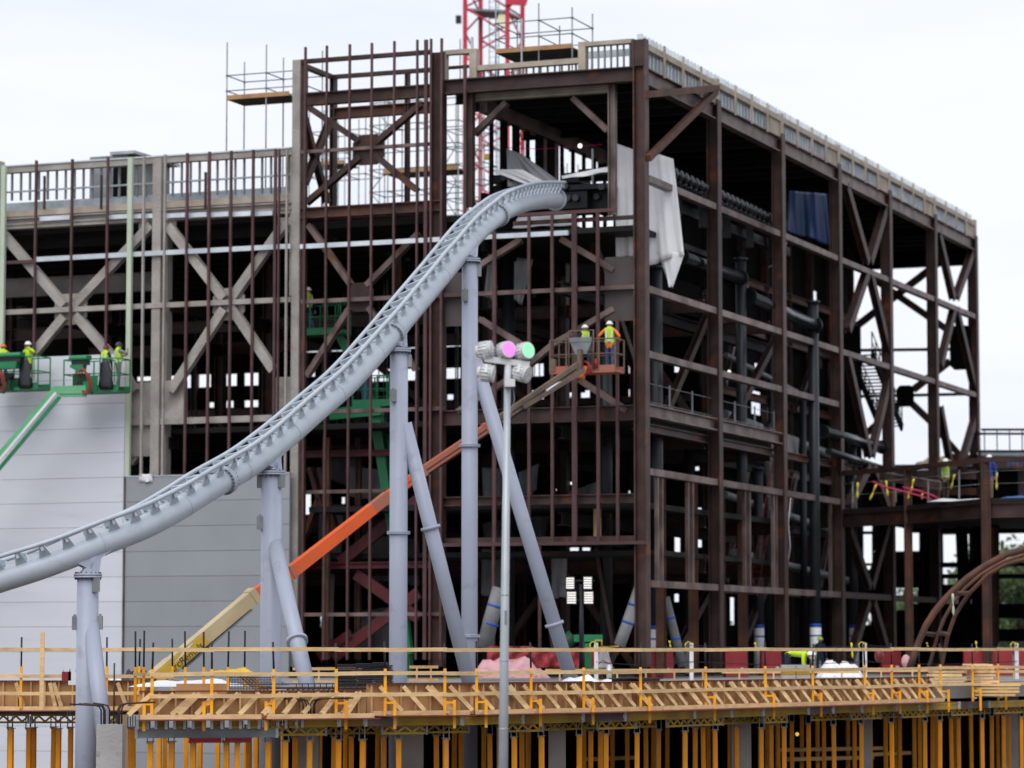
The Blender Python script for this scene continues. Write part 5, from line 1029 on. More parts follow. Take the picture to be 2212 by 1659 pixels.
# ================================================================ people
def person(label, loc, rz, shirt='hiorange', legs='denim', vest='lime', hat='hatwhite', hl=None, hr=None, bend=0.0, turn=0.0, step=.1, sc=1.0, tool=None):
    def B(p):                              # bend the upper body about the hips (forward = -Y)
        p = V(p)
        if bend and p.z > .9: o = V((0, 0, .95)); p = o + Matrix.Rotation(bend, 3, 'X') @ (p - o)
        return p
    sh = {-1: B((-.19, 0, 1.44)), 1: B((.19, 0, 1.44))}; hands = {-1: V(hl) if hl else B((-.27, -.08, .86)), 1: V(hr) if hr else B((.27, -.08, .86))}
    vs, es, rs, seg = [], [], [], []
    def n(p, r, par=None):
        vs.append(V(p)); rs.append(r)
        if par is not None: es.append((par, len(vs) - 1))
        return len(vs) - 1
    pel = n((0, 0, .96), (.155, .115)); wa = n(B((0, 0, 1.12)), (.145, .105), pel); ch = n(B((0, -.005, 1.32)), (.175, .125), wa); ut = n(B((0, .01, 1.45)), (.12, .085), ch); nk = n(B((0, 0, 1.53)), (.058, .058), ut); hd = n(B((0, -.02, 1.62)), (.085, .095), nk); ht = n(B((0, -.01, 1.72)), (.075, .085), hd)
    seg += [('t', pel, wa), ('t', wa, ch), ('t', ch, ut), ('s', nk, hd), ('s', hd, ht)]
    for e in (-1, 1):
        S_ = n(sh[e], (.072, .07), ut); h = hands[e]; d = h - sh[e]; l = min(d.length, .545); h = sh[e] + d.normalized() * l
        k = math.sqrt(max(0, .28 ** 2 - (l / 2) ** 2)); out = (V((e * .6, .45, -.5)) - d.normalized() * V((e * .6, .45, -.5)).dot(d.normalized())).normalized(); el = (sh[e] + h) / 2 + out * k
        E = n(el, (.052, .052), S_); W = n(h, (.034, .03), E); hv = (h - el).normalized(); K = n(h + hv * .085, (.042, .02), W)
        seg += [('a', S_, E), ('a', E, W), ('h', W, K)]; hands[e] = (h + hv * .085, hv)
        HP_ = n((e * .095, 0, .90), (.092, .095), pel); KN = n((e * .11, -.03 - step * e * .3, .50), (.062, .066), HP_); AN = n((e * .115, .03 - step * e, .09), (.046, .05), KN); TO = n((e * .125, -.15 - step * e, .045), (.043, .035), AN)
        seg += [('l', HP_, KN), ('l', KN, AN), ('f', AN, TO)]
    me = bpy.data.meshes.new('person'); me.from_pydata([tuple(p) for p in vs], es, []); o = bpy.data.objects.new('person', me); S.collection.objects.link(o)
    sk_ = o.modifiers.new('s', 'SKIN'); 
    for i, r in enumerate(rs): me.skin_vertices[0].data[i].radius = r
    me.skin_vertices[0].data[0].use_root = True
    su = o.modifiers.new('u', 'SUBSURF'); su.levels = 1; su.render_levels = 1
    dg = bpy.context.evaluated_depsgraph_get(); dg.update(); m2 = bpy.data.meshes.new_from_object(o.evaluated_get(dg)); o.modifiers.clear()
    bv = [v.co.copy() for v in m2.vertices]; bf = [list(p.vertices) for p in m2.polygons]
    q = MB(); q.add(bv, bf, True); nb = len(q.f)
    def close(c):
        best = None
        for kd, i, j in seg:
            a, b = vs[i], vs[j]; t = max(0, min(1, (c - a).dot(b - a) / max(1e-6, (b - a).length_squared))); dd = (c - a.lerp(b, t)).length - (.5 * (rs[i][0] + rs[j][0]))
            if best is None or dd < best[0]: best = (dd, kd)
        return best[1]
    KI = {'t': 1, 'a': 1, 's': 0, 'h': 0, 'l': 2, 'f': 3}; mi = []
    for f in bf: c = sum((bv[i] for i in f), V()) / len(f); mi.append(KI[close(c)])
    hc = B((0, -.02, 1.63)); R3 = Matrix.Rotation(turn, 3, 'Z') @ Matrix.Rotation(bend, 3, 'X')
    def add(fn, k): s0 = len(q.f); fn(); mi.extend([k] * (len(q.f) - s0))
    add(lambda: q.tube(hc + R3 @ V((0, -.09, .005)), hc + R3 @ V((0, -.125, -.025)), .012, 6, .017), 0)
    for e in (-1, 1):
        add(lambda: q.sph(hc + R3 @ V((e * .033, -.093, .02)), .011, 6, 4), 4); add(lambda: q.sph(hc + R3 @ V((e * .09, .0, .0)), .026, 6, 5, sc=(.4, .8, 1.2)), 0)
        hp, hv = hands[e]; _, sx, ux = frame(hv, (0, 0, 1))
        for k, ln in enumerate((.055, .07, .065, .05)):   # four curled fingers, each on its own root
            r0 = hp + sx * ((k - 1.5) * .021); c1 = r0 + hv * ln * .6 - ux * .008; c2 = c1 + hv * ln * .2 - ux * .03
            add(lambda: q.path([r0 - hv * .03, r0, c1, c2, c2 - hv * .015 - ux * .015], .009, 6), 0)
        tb = hp - hv * .055 - sx * (e * .036); add(lambda: q.path([tb, tb + hv * .03 - sx * (e * .02) - ux * .01, tb + hv * .055 - sx * (e * .018) - ux * .022], .010, 6), 0)
    add(lambda: q.bar(hc + R3 @ V((-.024, -.096, -.05)), hc + R3 @ V((.024, -.096, -.05)), .008, .01), 4)
    bm_ = bpy.data.meshes.new('person'); bm_.from_pydata(q.v, [], q.f); bm_.polygons.foreach_set('use_smooth', [True] * len(q.f))
    for m in ('skin', shirt, legs, 'boots', 'hairdark'): bm_.materials.append(MT[m])
    bm_.polygons.foreach_set('material_index', mi); bm_.update(); bpy.data.meshes.remove(m2); o.data = bm_; bpy.data.meshes.remove(me)
    o.location = loc; o.rotation_euler = (0, 0, rz); o.scale = (sc,) * 3; tag(o, label, 'person')
    q = MB(); q.sph(B((0, -.01, 1.655)) , .128, 16, 7, True, (.95, 1.1, 1.0)); q.tube(B((0, -.02, 1.648)), B((0, -.02, 1.662)), .14, 16, .135); q.sph(B((0, -.10, 1.66)), .085, 10, 4, True, (1, .9, .22)); q.bar(B((0, .09, 1.74)), B((0, -.12, 1.745)), .03, .03); q.build('hard_hat', hat, o)
    if vest:
        keep = [f for f, k in zip(bf, [close(sum((bv[i] for i in f), V()) / len(f)) for f in bf]) if k == 't' and sum((bv[i].z for i in f)) / len(f) > 1.0]
        ids = sorted({i for f in keep for i in f}); mp_ = {i: k for k, i in enumerate(ids)}; nm = [bm_.vertices[i].normal.copy() for i in ids]
        w = MB(); w.add([bv[i] + nm[k] * .022 for k, i in enumerate(ids)], [[mp_[i] for i in f] for f in keep], True); vo = w.build('vest', vest, o)
        st = MB()
        for zz in (1.06,):
            ring = [B((.168 * math.cos(t), .135 * math.sin(t), zz)) for t in [2 * math.pi * k / 16 for k in range(17)]]
            for a_, b_ in zip(ring, ring[1:]): st.bar(a_, b_, .012, .05)
        for e in (-1, 1): st.bar(B((e * .09, .15, 1.1)), B((e * .11, .12, 1.42)), .045, .012, (0, 1, 0)); st.bar(B((e * .09, -.155, 1.1)), B((e * .11, -.135, 1.42)), .045, .012, (0, 1, 0))
        st.build('reflective_stripes', 'galvlight', vo)
    return o
def bp(P, dx, dy, dz=0.0): return L2W(P + V((dx, dy, dz)))
TB = -TH
person('person in orange shirt, lime vest and jeans seen from behind in the orange lift', bp(P5, .82, .05), TB + R(190), 'hiorange', 'denim', 'lime', 'hatwhite', hl=(-.30, -.22, 1.12), hr=(.42, -.18, 1.08), turn=R(-25), sc=.98)
person('person in white helmet standing behind the control console of the orange lift', bp(P5, -.12, .12), TB + R(40), 'navy', 'denim', 'lime', 'hatwhite', turn=R(30), sc=.93)
person('person in lime jacket, brown overalls and white helmet in the leftmost green lift', bp(V(FL(36, 839, yw)), .42, .1), TB + R(-15), 'lime', 'brownjacket', None, 'hatwhite', hr=(.30, -.30, 1.45), sc=1.0)
person('person in orange helmet cut by the left picture edge, standing in the green lift', bp(V(FL(36, 839, yw)), -.68, .12), TB + R(200), 'hiorange', 'denim', 'lime', 'hatorange', sc=.97)
person('person in dark red helmet and navy shirt beside the hanging black sack', bp(P2, .30, .12), TB + R(165), 'navy', 'navy', 'lime', 'hatred', sc=.96)
person('person in a black helmet, grey shirt and lime vest drilling at the pale green post', bp(P2, .82, .15), TB + R(140), 'greyshirt', 'khaki', 'lime', 'hatblack', hl=(-.12, -.30, 1.5), hr=(.12, -.28, 1.3), sc=1.02)
person('person in lime vest in the green lift high inside the dark frame', bp(P3, -.62, 0, .0), TB + R(60), 'navy', 'denim', 'lime', 'hatwhite', sc=1.0, step=.28)
person('person in jeans and lime vest in the green lift just right of the coaster track', bp(P4, -.46, 0), TB + R(170), 'navy', 'denim', 'lime', 'hatlime', sc=1.0)
a = atY(2043, 1079, 127.3); a.z = 11.93; person('person in a lime vest and white helmet with raised arms on the annex deck', a, R(150), 'khaki', 'boots', 'lime', 'hatwhite', hl=(.05, -.28, 1.78), hr=(.28, -.25, 1.72), sc=1.0)
a = atY(2138, 1066, 125.3); a.z = 11.93; person('person in a blue sweater reaching up beside the brown annex post', a, R(-30), 'royal', 'khaki', None, 'hatwhite', hl=(-.38, -.25, 1.75), sc=1.02)
a = edgept(1702, DZ, 0, 2.6); person('person bent over low on the deck in a lime vest behind the formwork', a, R(80), 'lime', 'navy', None, 'hatwhite', bend=R(95), hl=(-.15, -.55, .35), hr=(.15, -.55, .35), sc=1.0)
a = V(((1772 - CU) / 6793 * 128, 128, 4.7)); person('person in dark clothes with lime helmet standing shaded at the third column', a, R(20), 'navy', 'navy', None, 'hatlime', sc=1.0)

# ================================================================ tarpaulins and sheets in the frame
def drape(name, m, pts, label, cat='tarpaulin', y=0.0, amp=.12, fr=5, n=18, group=None, seed=0, world=None):
    """pts: four corner pixels (top-left, top-right, bottom-right, bottom-left) on the plane y"""
    rr = random.Random(seed + 5); P = [(FL(u, v, y) if world is None else atY(u, v, world)) for u, v in pts]; q = MB(); G = []; ph = rr.uniform(0, 6)
    for j in range(n + 1):
        row = []; k = j / n
        for i in range(n + 1):
            t = i / n; p = P[0].lerp(P[1], t).lerp(P[3].lerp(P[2], t), k)
            off = amp * (math.sin(t * fr * 2.2 + ph + k * 1.2) * .6 + math.sin(t * fr * 5.1 + ph * 2 - k * 2.0) * .3) * (.35 + .65 * k); p = p + V((0, off, .03 * math.sin(t * 9 + ph) * k)); row.append(p)
        G.append(row)
    q.sheet(G, .01); o = q.build(name, m)
    if world is None: o.location = C0; o.rotation_euler = (0, 0, -TH)
    return tag(o, label, cat, group)
drape('tarpaulin', 'tarp', [(1329, 309), (1378, 326), (1378, 555), (1332, 553)], 'long white tarpaulin strip hanging left of the corner column', y=2.6, fr=4)
drape('tarpaulin', 'tarp', [(1376, 318), (1454, 343), (1478, 550), (1380, 578)], 'big white tarpaulin hanging right of the corner column with a drooping tip', y=3.0, fr=6, seed=2, amp=.2)
drape('tarpaulin', 'tarp', [(1418, 540), (1478, 548), (1452, 622), (1444, 618)], 'drooping corner tip of the big white tarpaulin', y=3.05, fr=3, seed=3)
drape('tarpaulin', 'bluetarp', [(1704, 412), (1785, 418), (1792, 530), (1700, 500)], 'blue tarpaulin hung under the roof in the third side bay', y=16.5, fr=5, seed=4, amp=.25)
drape('tarpaulin', 'tarpgrey', [(1094, 321), (1128, 333), (1208, 392), (1100, 404)], 'grey tarpaulin sagging over the ride machinery behind the track top', y=2.6, fr=4, seed=5, amp=.2)
drape('dust_sheet', 'tarp', [(1054, 366), (1128, 366), (1196, 404), (1150, 404)], 'pale dust sheet lying on the black machine left of the track top', 'dust sheet', 2.3, .1, 3, 12, seed=51)
drape('dust_sheet', 'tarp', [(1212, 380), (1314, 360), (1316, 372), (1214, 387)], 'pale dust sheet on the black machine right of the track top', 'dust sheet', 1.6, .06, 3, 12, seed=52)
drape('dust_sheet', 'tarpgrey', [(1118, 470), (1232, 463), (1240, 486), (1108, 493)], 'light sheet under the end of the track behind the mauve rail', 'dust sheet', 1.2, .06, 3, 12, seed=53)
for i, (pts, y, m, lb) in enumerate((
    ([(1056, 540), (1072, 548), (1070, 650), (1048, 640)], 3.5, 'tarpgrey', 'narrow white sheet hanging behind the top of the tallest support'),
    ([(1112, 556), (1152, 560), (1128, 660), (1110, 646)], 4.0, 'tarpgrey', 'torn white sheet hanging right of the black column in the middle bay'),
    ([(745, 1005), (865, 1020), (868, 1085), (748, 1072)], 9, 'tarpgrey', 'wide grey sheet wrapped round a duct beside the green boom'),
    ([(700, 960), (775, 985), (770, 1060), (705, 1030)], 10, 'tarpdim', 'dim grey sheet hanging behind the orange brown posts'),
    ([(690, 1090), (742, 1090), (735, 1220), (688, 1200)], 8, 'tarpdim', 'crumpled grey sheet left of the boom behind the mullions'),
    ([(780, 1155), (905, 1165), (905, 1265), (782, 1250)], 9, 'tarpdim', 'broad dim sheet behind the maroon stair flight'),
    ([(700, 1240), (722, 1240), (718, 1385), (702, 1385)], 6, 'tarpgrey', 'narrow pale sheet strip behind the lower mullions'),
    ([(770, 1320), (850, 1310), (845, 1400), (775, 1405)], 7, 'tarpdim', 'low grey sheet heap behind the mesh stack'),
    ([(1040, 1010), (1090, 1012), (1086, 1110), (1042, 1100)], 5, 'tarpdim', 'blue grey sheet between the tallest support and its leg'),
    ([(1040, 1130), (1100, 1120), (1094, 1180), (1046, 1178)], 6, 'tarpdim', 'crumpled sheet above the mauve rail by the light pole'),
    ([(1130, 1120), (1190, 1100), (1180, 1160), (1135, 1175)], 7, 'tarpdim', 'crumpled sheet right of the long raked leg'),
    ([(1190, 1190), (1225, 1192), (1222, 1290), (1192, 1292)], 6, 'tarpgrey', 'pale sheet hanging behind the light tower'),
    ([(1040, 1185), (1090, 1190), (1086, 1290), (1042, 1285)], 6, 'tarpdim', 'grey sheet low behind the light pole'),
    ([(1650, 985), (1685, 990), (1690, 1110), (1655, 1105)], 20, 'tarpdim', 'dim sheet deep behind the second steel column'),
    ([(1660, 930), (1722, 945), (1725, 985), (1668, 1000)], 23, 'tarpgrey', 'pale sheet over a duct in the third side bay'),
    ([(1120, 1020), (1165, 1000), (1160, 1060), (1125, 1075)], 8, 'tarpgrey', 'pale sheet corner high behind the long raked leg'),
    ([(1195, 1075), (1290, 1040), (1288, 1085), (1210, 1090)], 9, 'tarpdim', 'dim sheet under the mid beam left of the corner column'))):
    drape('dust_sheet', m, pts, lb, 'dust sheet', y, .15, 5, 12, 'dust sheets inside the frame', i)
# wrapped pipes leaning inside
for i, (pts, Y, r, m, lb) in enumerate(((((1382, 1270), (1356, 1345), (1338, 1395)), 112, .21, 'tarpgrey', 'pale wrapped pipe leaning left of the corner column'), (((1437, 1290), (1452, 1350), (1475, 1440)), 114, .17, 'tarpdim', 'grey wrapped pipe leaning right of the first black column'), (((1080, 1270), (1060, 1340), (1046, 1400)), 110, .27, 'tarpdim', 'thick wrapped pipe leaning behind the light pole'))):
    T = thing('wrapped_pipe', lb, 'pipe'); q = MB(); q.path([atY(u, v, Y) for u, v in pts], r, 12); q.build('wrapping', m, T)
    for k in (.3, .6): a = atY(*pts[0], Y).lerp(atY(*pts[2], Y), k); d = (atY(*pts[2], Y) - atY(*pts[0], Y)).normalized(); q = MB(); q.tube(a - d * .04, a + d * .04, r * 1.06, 12); q.build('tape_band', 'bluetape', T)
# ================================================================ black ride parts inside
def bcol(u, v0, Y, r, wrap, label):
    T = thing('ride_column', label, 'support column', group='black ride columns inside the frame'); x = (u - CU) / 6784 * Y; zt = atY(u, v0, Y).z
    q = MB(); q.tube((x, Y, 4.9), (x, Y, zt), r, 20); q.build('shaft', 'blackcol', T)
    q = MB(); q.tube((x, Y, zt - .1), (x, Y, zt), r + .07, 20); q.build('flange', 'blackcol', T)
    if wrap:
        z = 6 - (wrap - 1400) * Y / 6784; q = MB(); q.tube((x, Y, 5.0), (x, Y, z), r + .015, 20); w = q.build('white_wrap', 'tarp', T); q = MB(); q.tube((x, Y, z - .12), (x, Y, z + .02), r + .025, 20); q.tube((x, Y, z - .5), (x, Y, z - .44), r + .025, 20); q.build('tape_band', 'bluetape', w)
for u, v0, Y, r, wr, lb in ((1420, 575, 114.5, .235, 1352, 'black ride column just right of the corner column with a white wrapped foot'), (1605, 557, 124, .215, None, 'black ride column left of the second steel column, in line with the upper pipe'), (1762, 650, 130, .22, 1348, 'black ride column at the lower end of the black pipe with a white wrapped foot'), (1490, 900, 123, .2, 1352, 'black ride column set back in the first side bay with a taped white foot'), (1640, 1010, 131, .2, 1350, 'black ride column set back beside the red ladder'), (1310, 560, 116, .24, None, 'black ride column behind the mullions left of the corner column'), (1098, 545, 117, .25, None, 'black ride column in the middle bay behind the light pole'), (1845, 940, 137, .19, 1350, 'thin black ride column at the lowest pipe by the X braced bay')): bcol(u, v0, Y, r, wr, lb)
def bpipe(pts, r, label, fl=True):
    T = thing('ride_pipe', label, 'track pipe', group='black ride pipes inside the frame'); P = [atY(u, v, Y) for u, v, Y in pts]; q = MB(); q.path(P, r, 18); q.build('tube', 'gloss', T)
    if fl:
        for e, d in ((P[0], P[1] - P[0]), (P[-1], P[-2] - P[-1])): d = d.normalized(); q = MB(); q.tube(e, e + d * .12, r + .09, 20); q.build('flange', 'black', T)
bpipe(((1470, 553, 116), (1600, 601, 123.5)), .23, 'upper thick black pipe between the white tarpaulin and the second steel column'); bpipe(((1616, 640, 124), (1760, 704, 130)), .27, 'lower thick black pipe ending at the third steel column'); bpipe(((1776, 932, 131), (1905, 966, 141)), .22, 'black pipe low in the fourth side bay behind the X brace'); bpipe(((1790, 975, 131), (1900, 1010, 141)), .15, 'thin black pipe under the low pipe of the fourth bay', False)
# black beaded track under the roof
T = thing('ride_track', 'black ride track with a row of round wheel housings sloping under the roof', 'ride track'); a = FL(1450, 375, 4.0); A = L2W(a); B_ = atY(1700, 492, 129)
for e, dz in ((-.25, .0), (.25, -.55)): q = MB(); q.tube(A + V((0, e, dz)), B_ + V((0, e, dz)), .09, 8); q.build('rail', 'black', T)
for k in range(24): c = A.lerp(B_, (k + .5) / 24); q = MB(); q.sph(c + V((0, -.2, .02)), .21, 12, 8, sc=(.8, 1, 1.1)); q.tube(c + V((0, -.2, -.42)), c + V((0, -.2, 0)), .07, 8); q.build('wheel_housing', 'gloss', T)
for k in range(5): c = A.lerp(B_, k / 5 + .05); q = MB(); q.bar(c + V((0, 0, -.1)), V((c.x, c.y, c.z - 1.5)), .12, .3, (1, 0, 0)); q.build('hanger', 'black', T)
q = MB(); q.bar(L2W(FL(1440, 440, 5)), atY(1700, 545, 130), .3, .35); q.build('truss_chord', 'black', T)
# black switch machinery at the track top
T = bthing('ride_machinery', 'black block-shaped ride machinery where the grey track enters the frame', 'machinery')
for u0, v0, u1, v1, y0, y1 in ((1205, 395, 1310, 412, 1.4, 3.2), (1205, 412, 1268, 452, 1.5, 3.4), (1272, 400, 1312, 455, 2.0, 3.6), (1250, 362, 1314, 380, 3.0, 4.6), (1056, 374, 1138, 394, 2.5, 4.4), (1062, 394, 1180, 440, 2.9, 6.5), (1215, 372, 1250, 395, 3.2, 4.5)):
    P = FL(u0, v1, y0); Q = FL(u1, v0, y0); q = MB(); q.b2((P.x, y0, P.z), (Q.x, y1, Q.z)); q.build('machine_block', 'black', T)
for u, v, y in ((1228, 428, 1.45), (1245, 428, 1.45), (1290, 425, 1.95), (1222, 403, 1.35), (1300, 404, 1.35), (1090, 384, 2.45)): P = FL(u, v, y); q = MB(); q.tube((P.x, y - .12, P.z), (P.x, y + .05, P.z), .12, 12); q.build('motor_cap', 'blackcol', T)
for u in (1280, 1318): a = FL(u, 395, 2.2); q = MB(); q.bar(a, a + V((0, 0, 1.25)), .06, .06, (1, 0, 0)); q.build('upright', 'galvdull', T)
q = MB(); P = FL(1140, 340, 7); q.tube((P.x, 7, P.z - 1.2), (P.x, 7, P.z), .12, 10); q.build('yellow_capped_post', 'blackcol', T); P = FL(1100, 308, 6.8); q = MB(); q.box((P.x - .9, 6.8, P.z - .5), (.22, .2, .2)); q.build('yellow_box', 'decalyellow', T)
q = MB(); q.sph(L2W(FL(1253, 315, 4)), .09, 8, 6); tag(q.build('work_lamp', 'lampwhite'), 'small white work lamp hung under the roof above the track top', 'work lamp')
q = MB(); q.path([L2W(FL(u, v, 4)) for u, v in ((1080, 318), (1170, 322), (1253, 316), (1300, 312))], .012, 5); tag(q.build('light_cable', 'magenta'), 'thin red cable carrying the work lamp under the roof', 'cable')
# brackets on the right frame, red ladder, stair, boards
T = thing('ladder', 'red ladder leaning steeply behind the stud posts of the second side bay', 'ladder'); a = atY(1626, 1285, 126); b = atY(1678, 1000, 128); _, s, w = frame(b - a, (0, -1, 0))
for e in (-.17, .17): q = MB(); q.bar(a + s * e, b + s * e, .05, .08, w); q.build('side_rail', 'red', T)
for k in range(20): c = a.lerp(b, (k + .5) / 20); q = MB(); q.tube(c - s * .2, c + s * .2, .018, 6); q.build('rung', 'red', T)
T = thing('staircase', 'dark steel stair flight silhouetted against the sky in the fourth side bay', 'staircase')
def rz(u, v, x): return L2W(RL(u, v, x))
a = rz(1836, 765, -4); b = rz(1902, 925, -4)
for e in (0, 1.1): q = MB(); q.bar(a + EX * e, b + EX * e, .12, .42); q.build('stringer', 'dark', T)
for k in range(22): c = a.lerp(b, (k + .5) / 22); q = MB(); q.bar(c, c + EX * 1.1, .3, .05); q.build('tread', 'dark', T)
q = MB()
for e in (0, 1.1):
    q.tube(a + EX * e + V((0, 0, 1.05)), b + EX * e + V((0, 0, 1.05)), .03, 6); q.tube(a + EX * e + V((0, 0, .55)), b + EX * e + V((0, 0, .55)), .025, 6)
    for k in range(9): c = a.lerp(b, k / 8) + EX * e; q.tube(c, c + V((0, 0, 1.05)), .03, 6)
q.build('handrail', 'dark', T)
q = MB(); P = rz(1816, 705, -5.5); q.b2((P.x - .2, P.y, 8), (P.x + 1.0, P.y + 6, P.z)); q.build('landing_wall', 'dark', T)
q = MB(); a = L2W(FL(1302, 1095, 3)); c = L2W(FL(1282, 1150, 3)); q.b2((c.x, c.y, c.z - .2), (a.x - .1, a.y + .1, a.z)); 
P = FL(1285, 1158, 1.6); Q = FL(1276 + 26, 1098, 1.6); q = MB(); q.b2((P.x - .05, 1.6, P.z), (Q.x - .1, 1.7, Q.z)); o = q.build('plywood_board', 'pinedark'); o.location = C0; o.rotation_euler = (0, 0, -TH); tag(o, 'upright plywood board behind the mullions above the light tower', 'board')
q = MB(); a = atY(1698, 510, 127); q.path([atY(u, v, 126.8) for u, v in ((1700, 505), (1699, 525), (1692, 548), (1676, 568), (1660, 578))], .02, 5); tag(q.build('hanging_cable', 'galvlight'), 'curved pale cable hanging at the second steel column', 'cable')
q = MB(); q.path([atY(u, v, 126) for u, v in ((1708, 1075), (1703, 1130), (1707, 1180), (1700, 1230))], .018, 5); tag(q.build('hanging_cable', 'galvlight'), 'pale cable hanging lower down at the second steel column', 'cable')
for i, (u, v, Y) in enumerate(((1275, 1300, 124), (1395, 900, 120), (1525, 1282, 128), (1205, 1058, 122), (1012, 1278, 120), (1500, 935, 122), (1590, 955, 125), (1575, 803, 128), (1236, 1044, 121), (55, 1, 1))[:9]):
    q = MB(); q.sph(atY(u, v, Y), .07, 8, 5); tag(q.build('work_lamp', 'lampwhite'), 'small bright work lamp glimpsed inside the dark frame', 'work lamp', 'work lamps inside the frame')
# dark columns and girders deep inside so that the frame reads full
T = bthing('inner_frame', 'dark inner steel columns, girders and braces seen between the floors', 'inner frame'); rr = random.Random(9)
for x in (-3.2, -6.35, -9.6, -13.3, -19, -25.5, -31):
    for y in (9, 17.5):
        q = MB(); q.ibm((x, y, 4.9), (x, y, 21.5 if x < -6 else 20.5), .4, .4, (1, 0, 0)); q.build('column', 'rust', T)
for z in (13.8, 10.8, 9.1, 19.0):
    for y in (9, 17.5): q = MB(); q.ibm((-32, y, z), (-.6, y, z), .5, .3); q.build('girder', 'rust', T)
for x in (-3.2, -9.6, -19, -25.5):
    for z in (14.0, 19.2, 10.9): q = MB(); q.ibm((x, .5, z - .3), (x, 25.8, z - .3), .45, .3); q.build('girder', 'darkdeck', T)
for x0, x1, z0, z1, y in ((-3.2, -6.3, 5, 9, 9), (-6.3, -9.6, 9.3, 5, 9), (-9.6, -13.3, 14.3, 18.8, 17.5), (-3.2, -6.3, 14.3, 18.8, 17.5), (-13.3, -19, 14.3, 18.8, 17.5), (-19, -25, 18.8, 14.3, 17.5)):
    q = MB(); q.ibm((x0, y, z0), (x1, y, z1), .25, .25, (0, 1, 0)); q.build('brace', 'rust', T)
for y0, z0, y1, z1 in ((2, 20.6, 8, 15), (9, 14.2, 16, 20), (18, 15, 25, 19.5), (3, 5.2, 8.5, 9), (10, 5.2, 16.5, 9), (18, 5, 25, 10)):
    q = MB(); q.ibm((-2.5, y0, z0), (-2.5, y1, z1), .25, .3, (1, 0, 0)); q.build('brace', 'rust', T)
# ================================================================ scaffolds
def scaffold(label, xs, ys, z0, lifts, zt, dk=None, boards='deckboard', diag=True):
    T = bthing('scaffold', label, 'scaffold', (0, 0, 0), 'tube scaffolds round the frame')
    for x in xs:
        for y in ys: q = MB(); q.tube((x, y, z0), (x, y, zt + (.5 if (x, y) == (xs[0], ys[0]) else random.uniform(-.2, .3))), .03, 6); [q.tube((x, y, z - .03), (x, y, z + .03), .055, 6) for z in lifts]; q.build('standard', 'galvdull', T)
    for z in lifts:
        for y in ys: q = MB(); q.tube((xs[0], y, z), (xs[-1], y, z), .024, 6); q.build('ledger', 'galvdull', T)
        for x in xs: q = MB(); q.tube((x, ys[0], z), (x, ys[-1], z), .024, 6); q.build('transom', 'galvdull', T)
    if diag:
        for k in range(len(lifts) - 1): q = MB(); a, b = (xs[0], xs[1]) if k % 2 else (xs[1], xs[0]); q.tube((a, ys[0], lifts[k]), (b, ys[0], lifts[k + 1]), .022, 6); q.build('diagonal', 'galvdull', T)
    for (xa, xb, ya, yb, z) in dk or []:
        q = MB(); n = max(1, int((yb - ya) / .26))
        for k in range(n): q.b2((xa, ya + k * (yb - ya) / n, z), (xb, ya + (k + .94) * (yb - ya) / n, z + .05))
        q.build('deck', boards, T); q = MB(); q.b2((xa, ya - .04, z), (xb, ya - .005, z + .17)); q.build('toe_board', 'toeboard', T)
xa = FL(490, 210, 3).x; xb = FL(575, 210, 3).x; xc = FL(660, 210, 3).x; zd = FL(490, 216, 3).z
scaffold('scaffold with a timber platform on the lower wing roof left of the tall frame', (xa, xb, xc), (3, 4.5), 22.2, (zd + .35, zd + .95, zd - 1.3, zd - 2.6)[:2], zd + 1.75, [(xa, FL(625, 210, 3).x, 3, 4.5, zd)], diag=False)
q = MB(); 
xa = FL(1071, 112, 4).x; xb = FL(1236, 105, 4).x; zd = FL(1150, 110, 4).z
scaffold('scaffold platform with guard rails on the roof between the parapet pieces', (xa, (xa + xb) / 2 + .2, xb), (4, 6.2), 26.2, (zd + .55, zd + 1.15), zd + 1.5, [(xa, xb, 4, 6.2, zd)], diag=False)
xs = [FL(u, 300, 16).x for u in (800, 838, 905, 990)]
scaffold('tall scaffold tower seen through the X braced upper bay', xs, (16, 17.5), 14, [22.4 + .95 * k for k in range(8)], 29.2, [(xs[0] + .6, xs[3], 16, 17.5, 26.0)])
xs = [FL(u, 300, 21).x for u in (668, 700, 745, 790)]
scaffold('low far scaffold at the left of the upper bay', xs, (21, 22.5), 14, [23.0, 24.6, 26.9, 27.9, 28.9], 29.6, [(xs[0], xs[2], 21, 22.5, 27.4)], diag=False)
xs = [FL(u, 300, 19).x for u in (962, 985, 1012, 1046)]
scaffold('scaffold tower behind the mullions beside the crane mast', xs, (19, 20.4), 14, [21.5 + .75 * k for k in range(10)], 30)
xs = [FL(u, 300, 27).x for u in (1130, 1165, 1195, 1225)]
scaffold('far scaffold glimpsed through the colonnade under the roof', xs, (27, 28.4), 14, [22 + .9 * k for k in range(6)], 28)
# bundle of pipes on the roof behind the low parapet
for i, (u, v0) in enumerate(((1020, 80), (1003 - 9, 84), (1127, 40))):
    q = MB(); a = FL(u, 140, 2.5); b = FL(u, v0, 2.5); q.bar((a.x, 2.5, 26.2), (a.x, 2.5, b.z), .1 if i == 0 else .05, .05, (0, 1, 0)); o = q.build('upright_tube', 'galv'); o.location = C0; o.rotation_euler = (0, 0, -TH); tag(o, ['wide galvanised upright beside the tan parapet post', 'thin upright left of the tan parapet post', 'thin tall upright in front of the right crane leg'][i], 'upright')
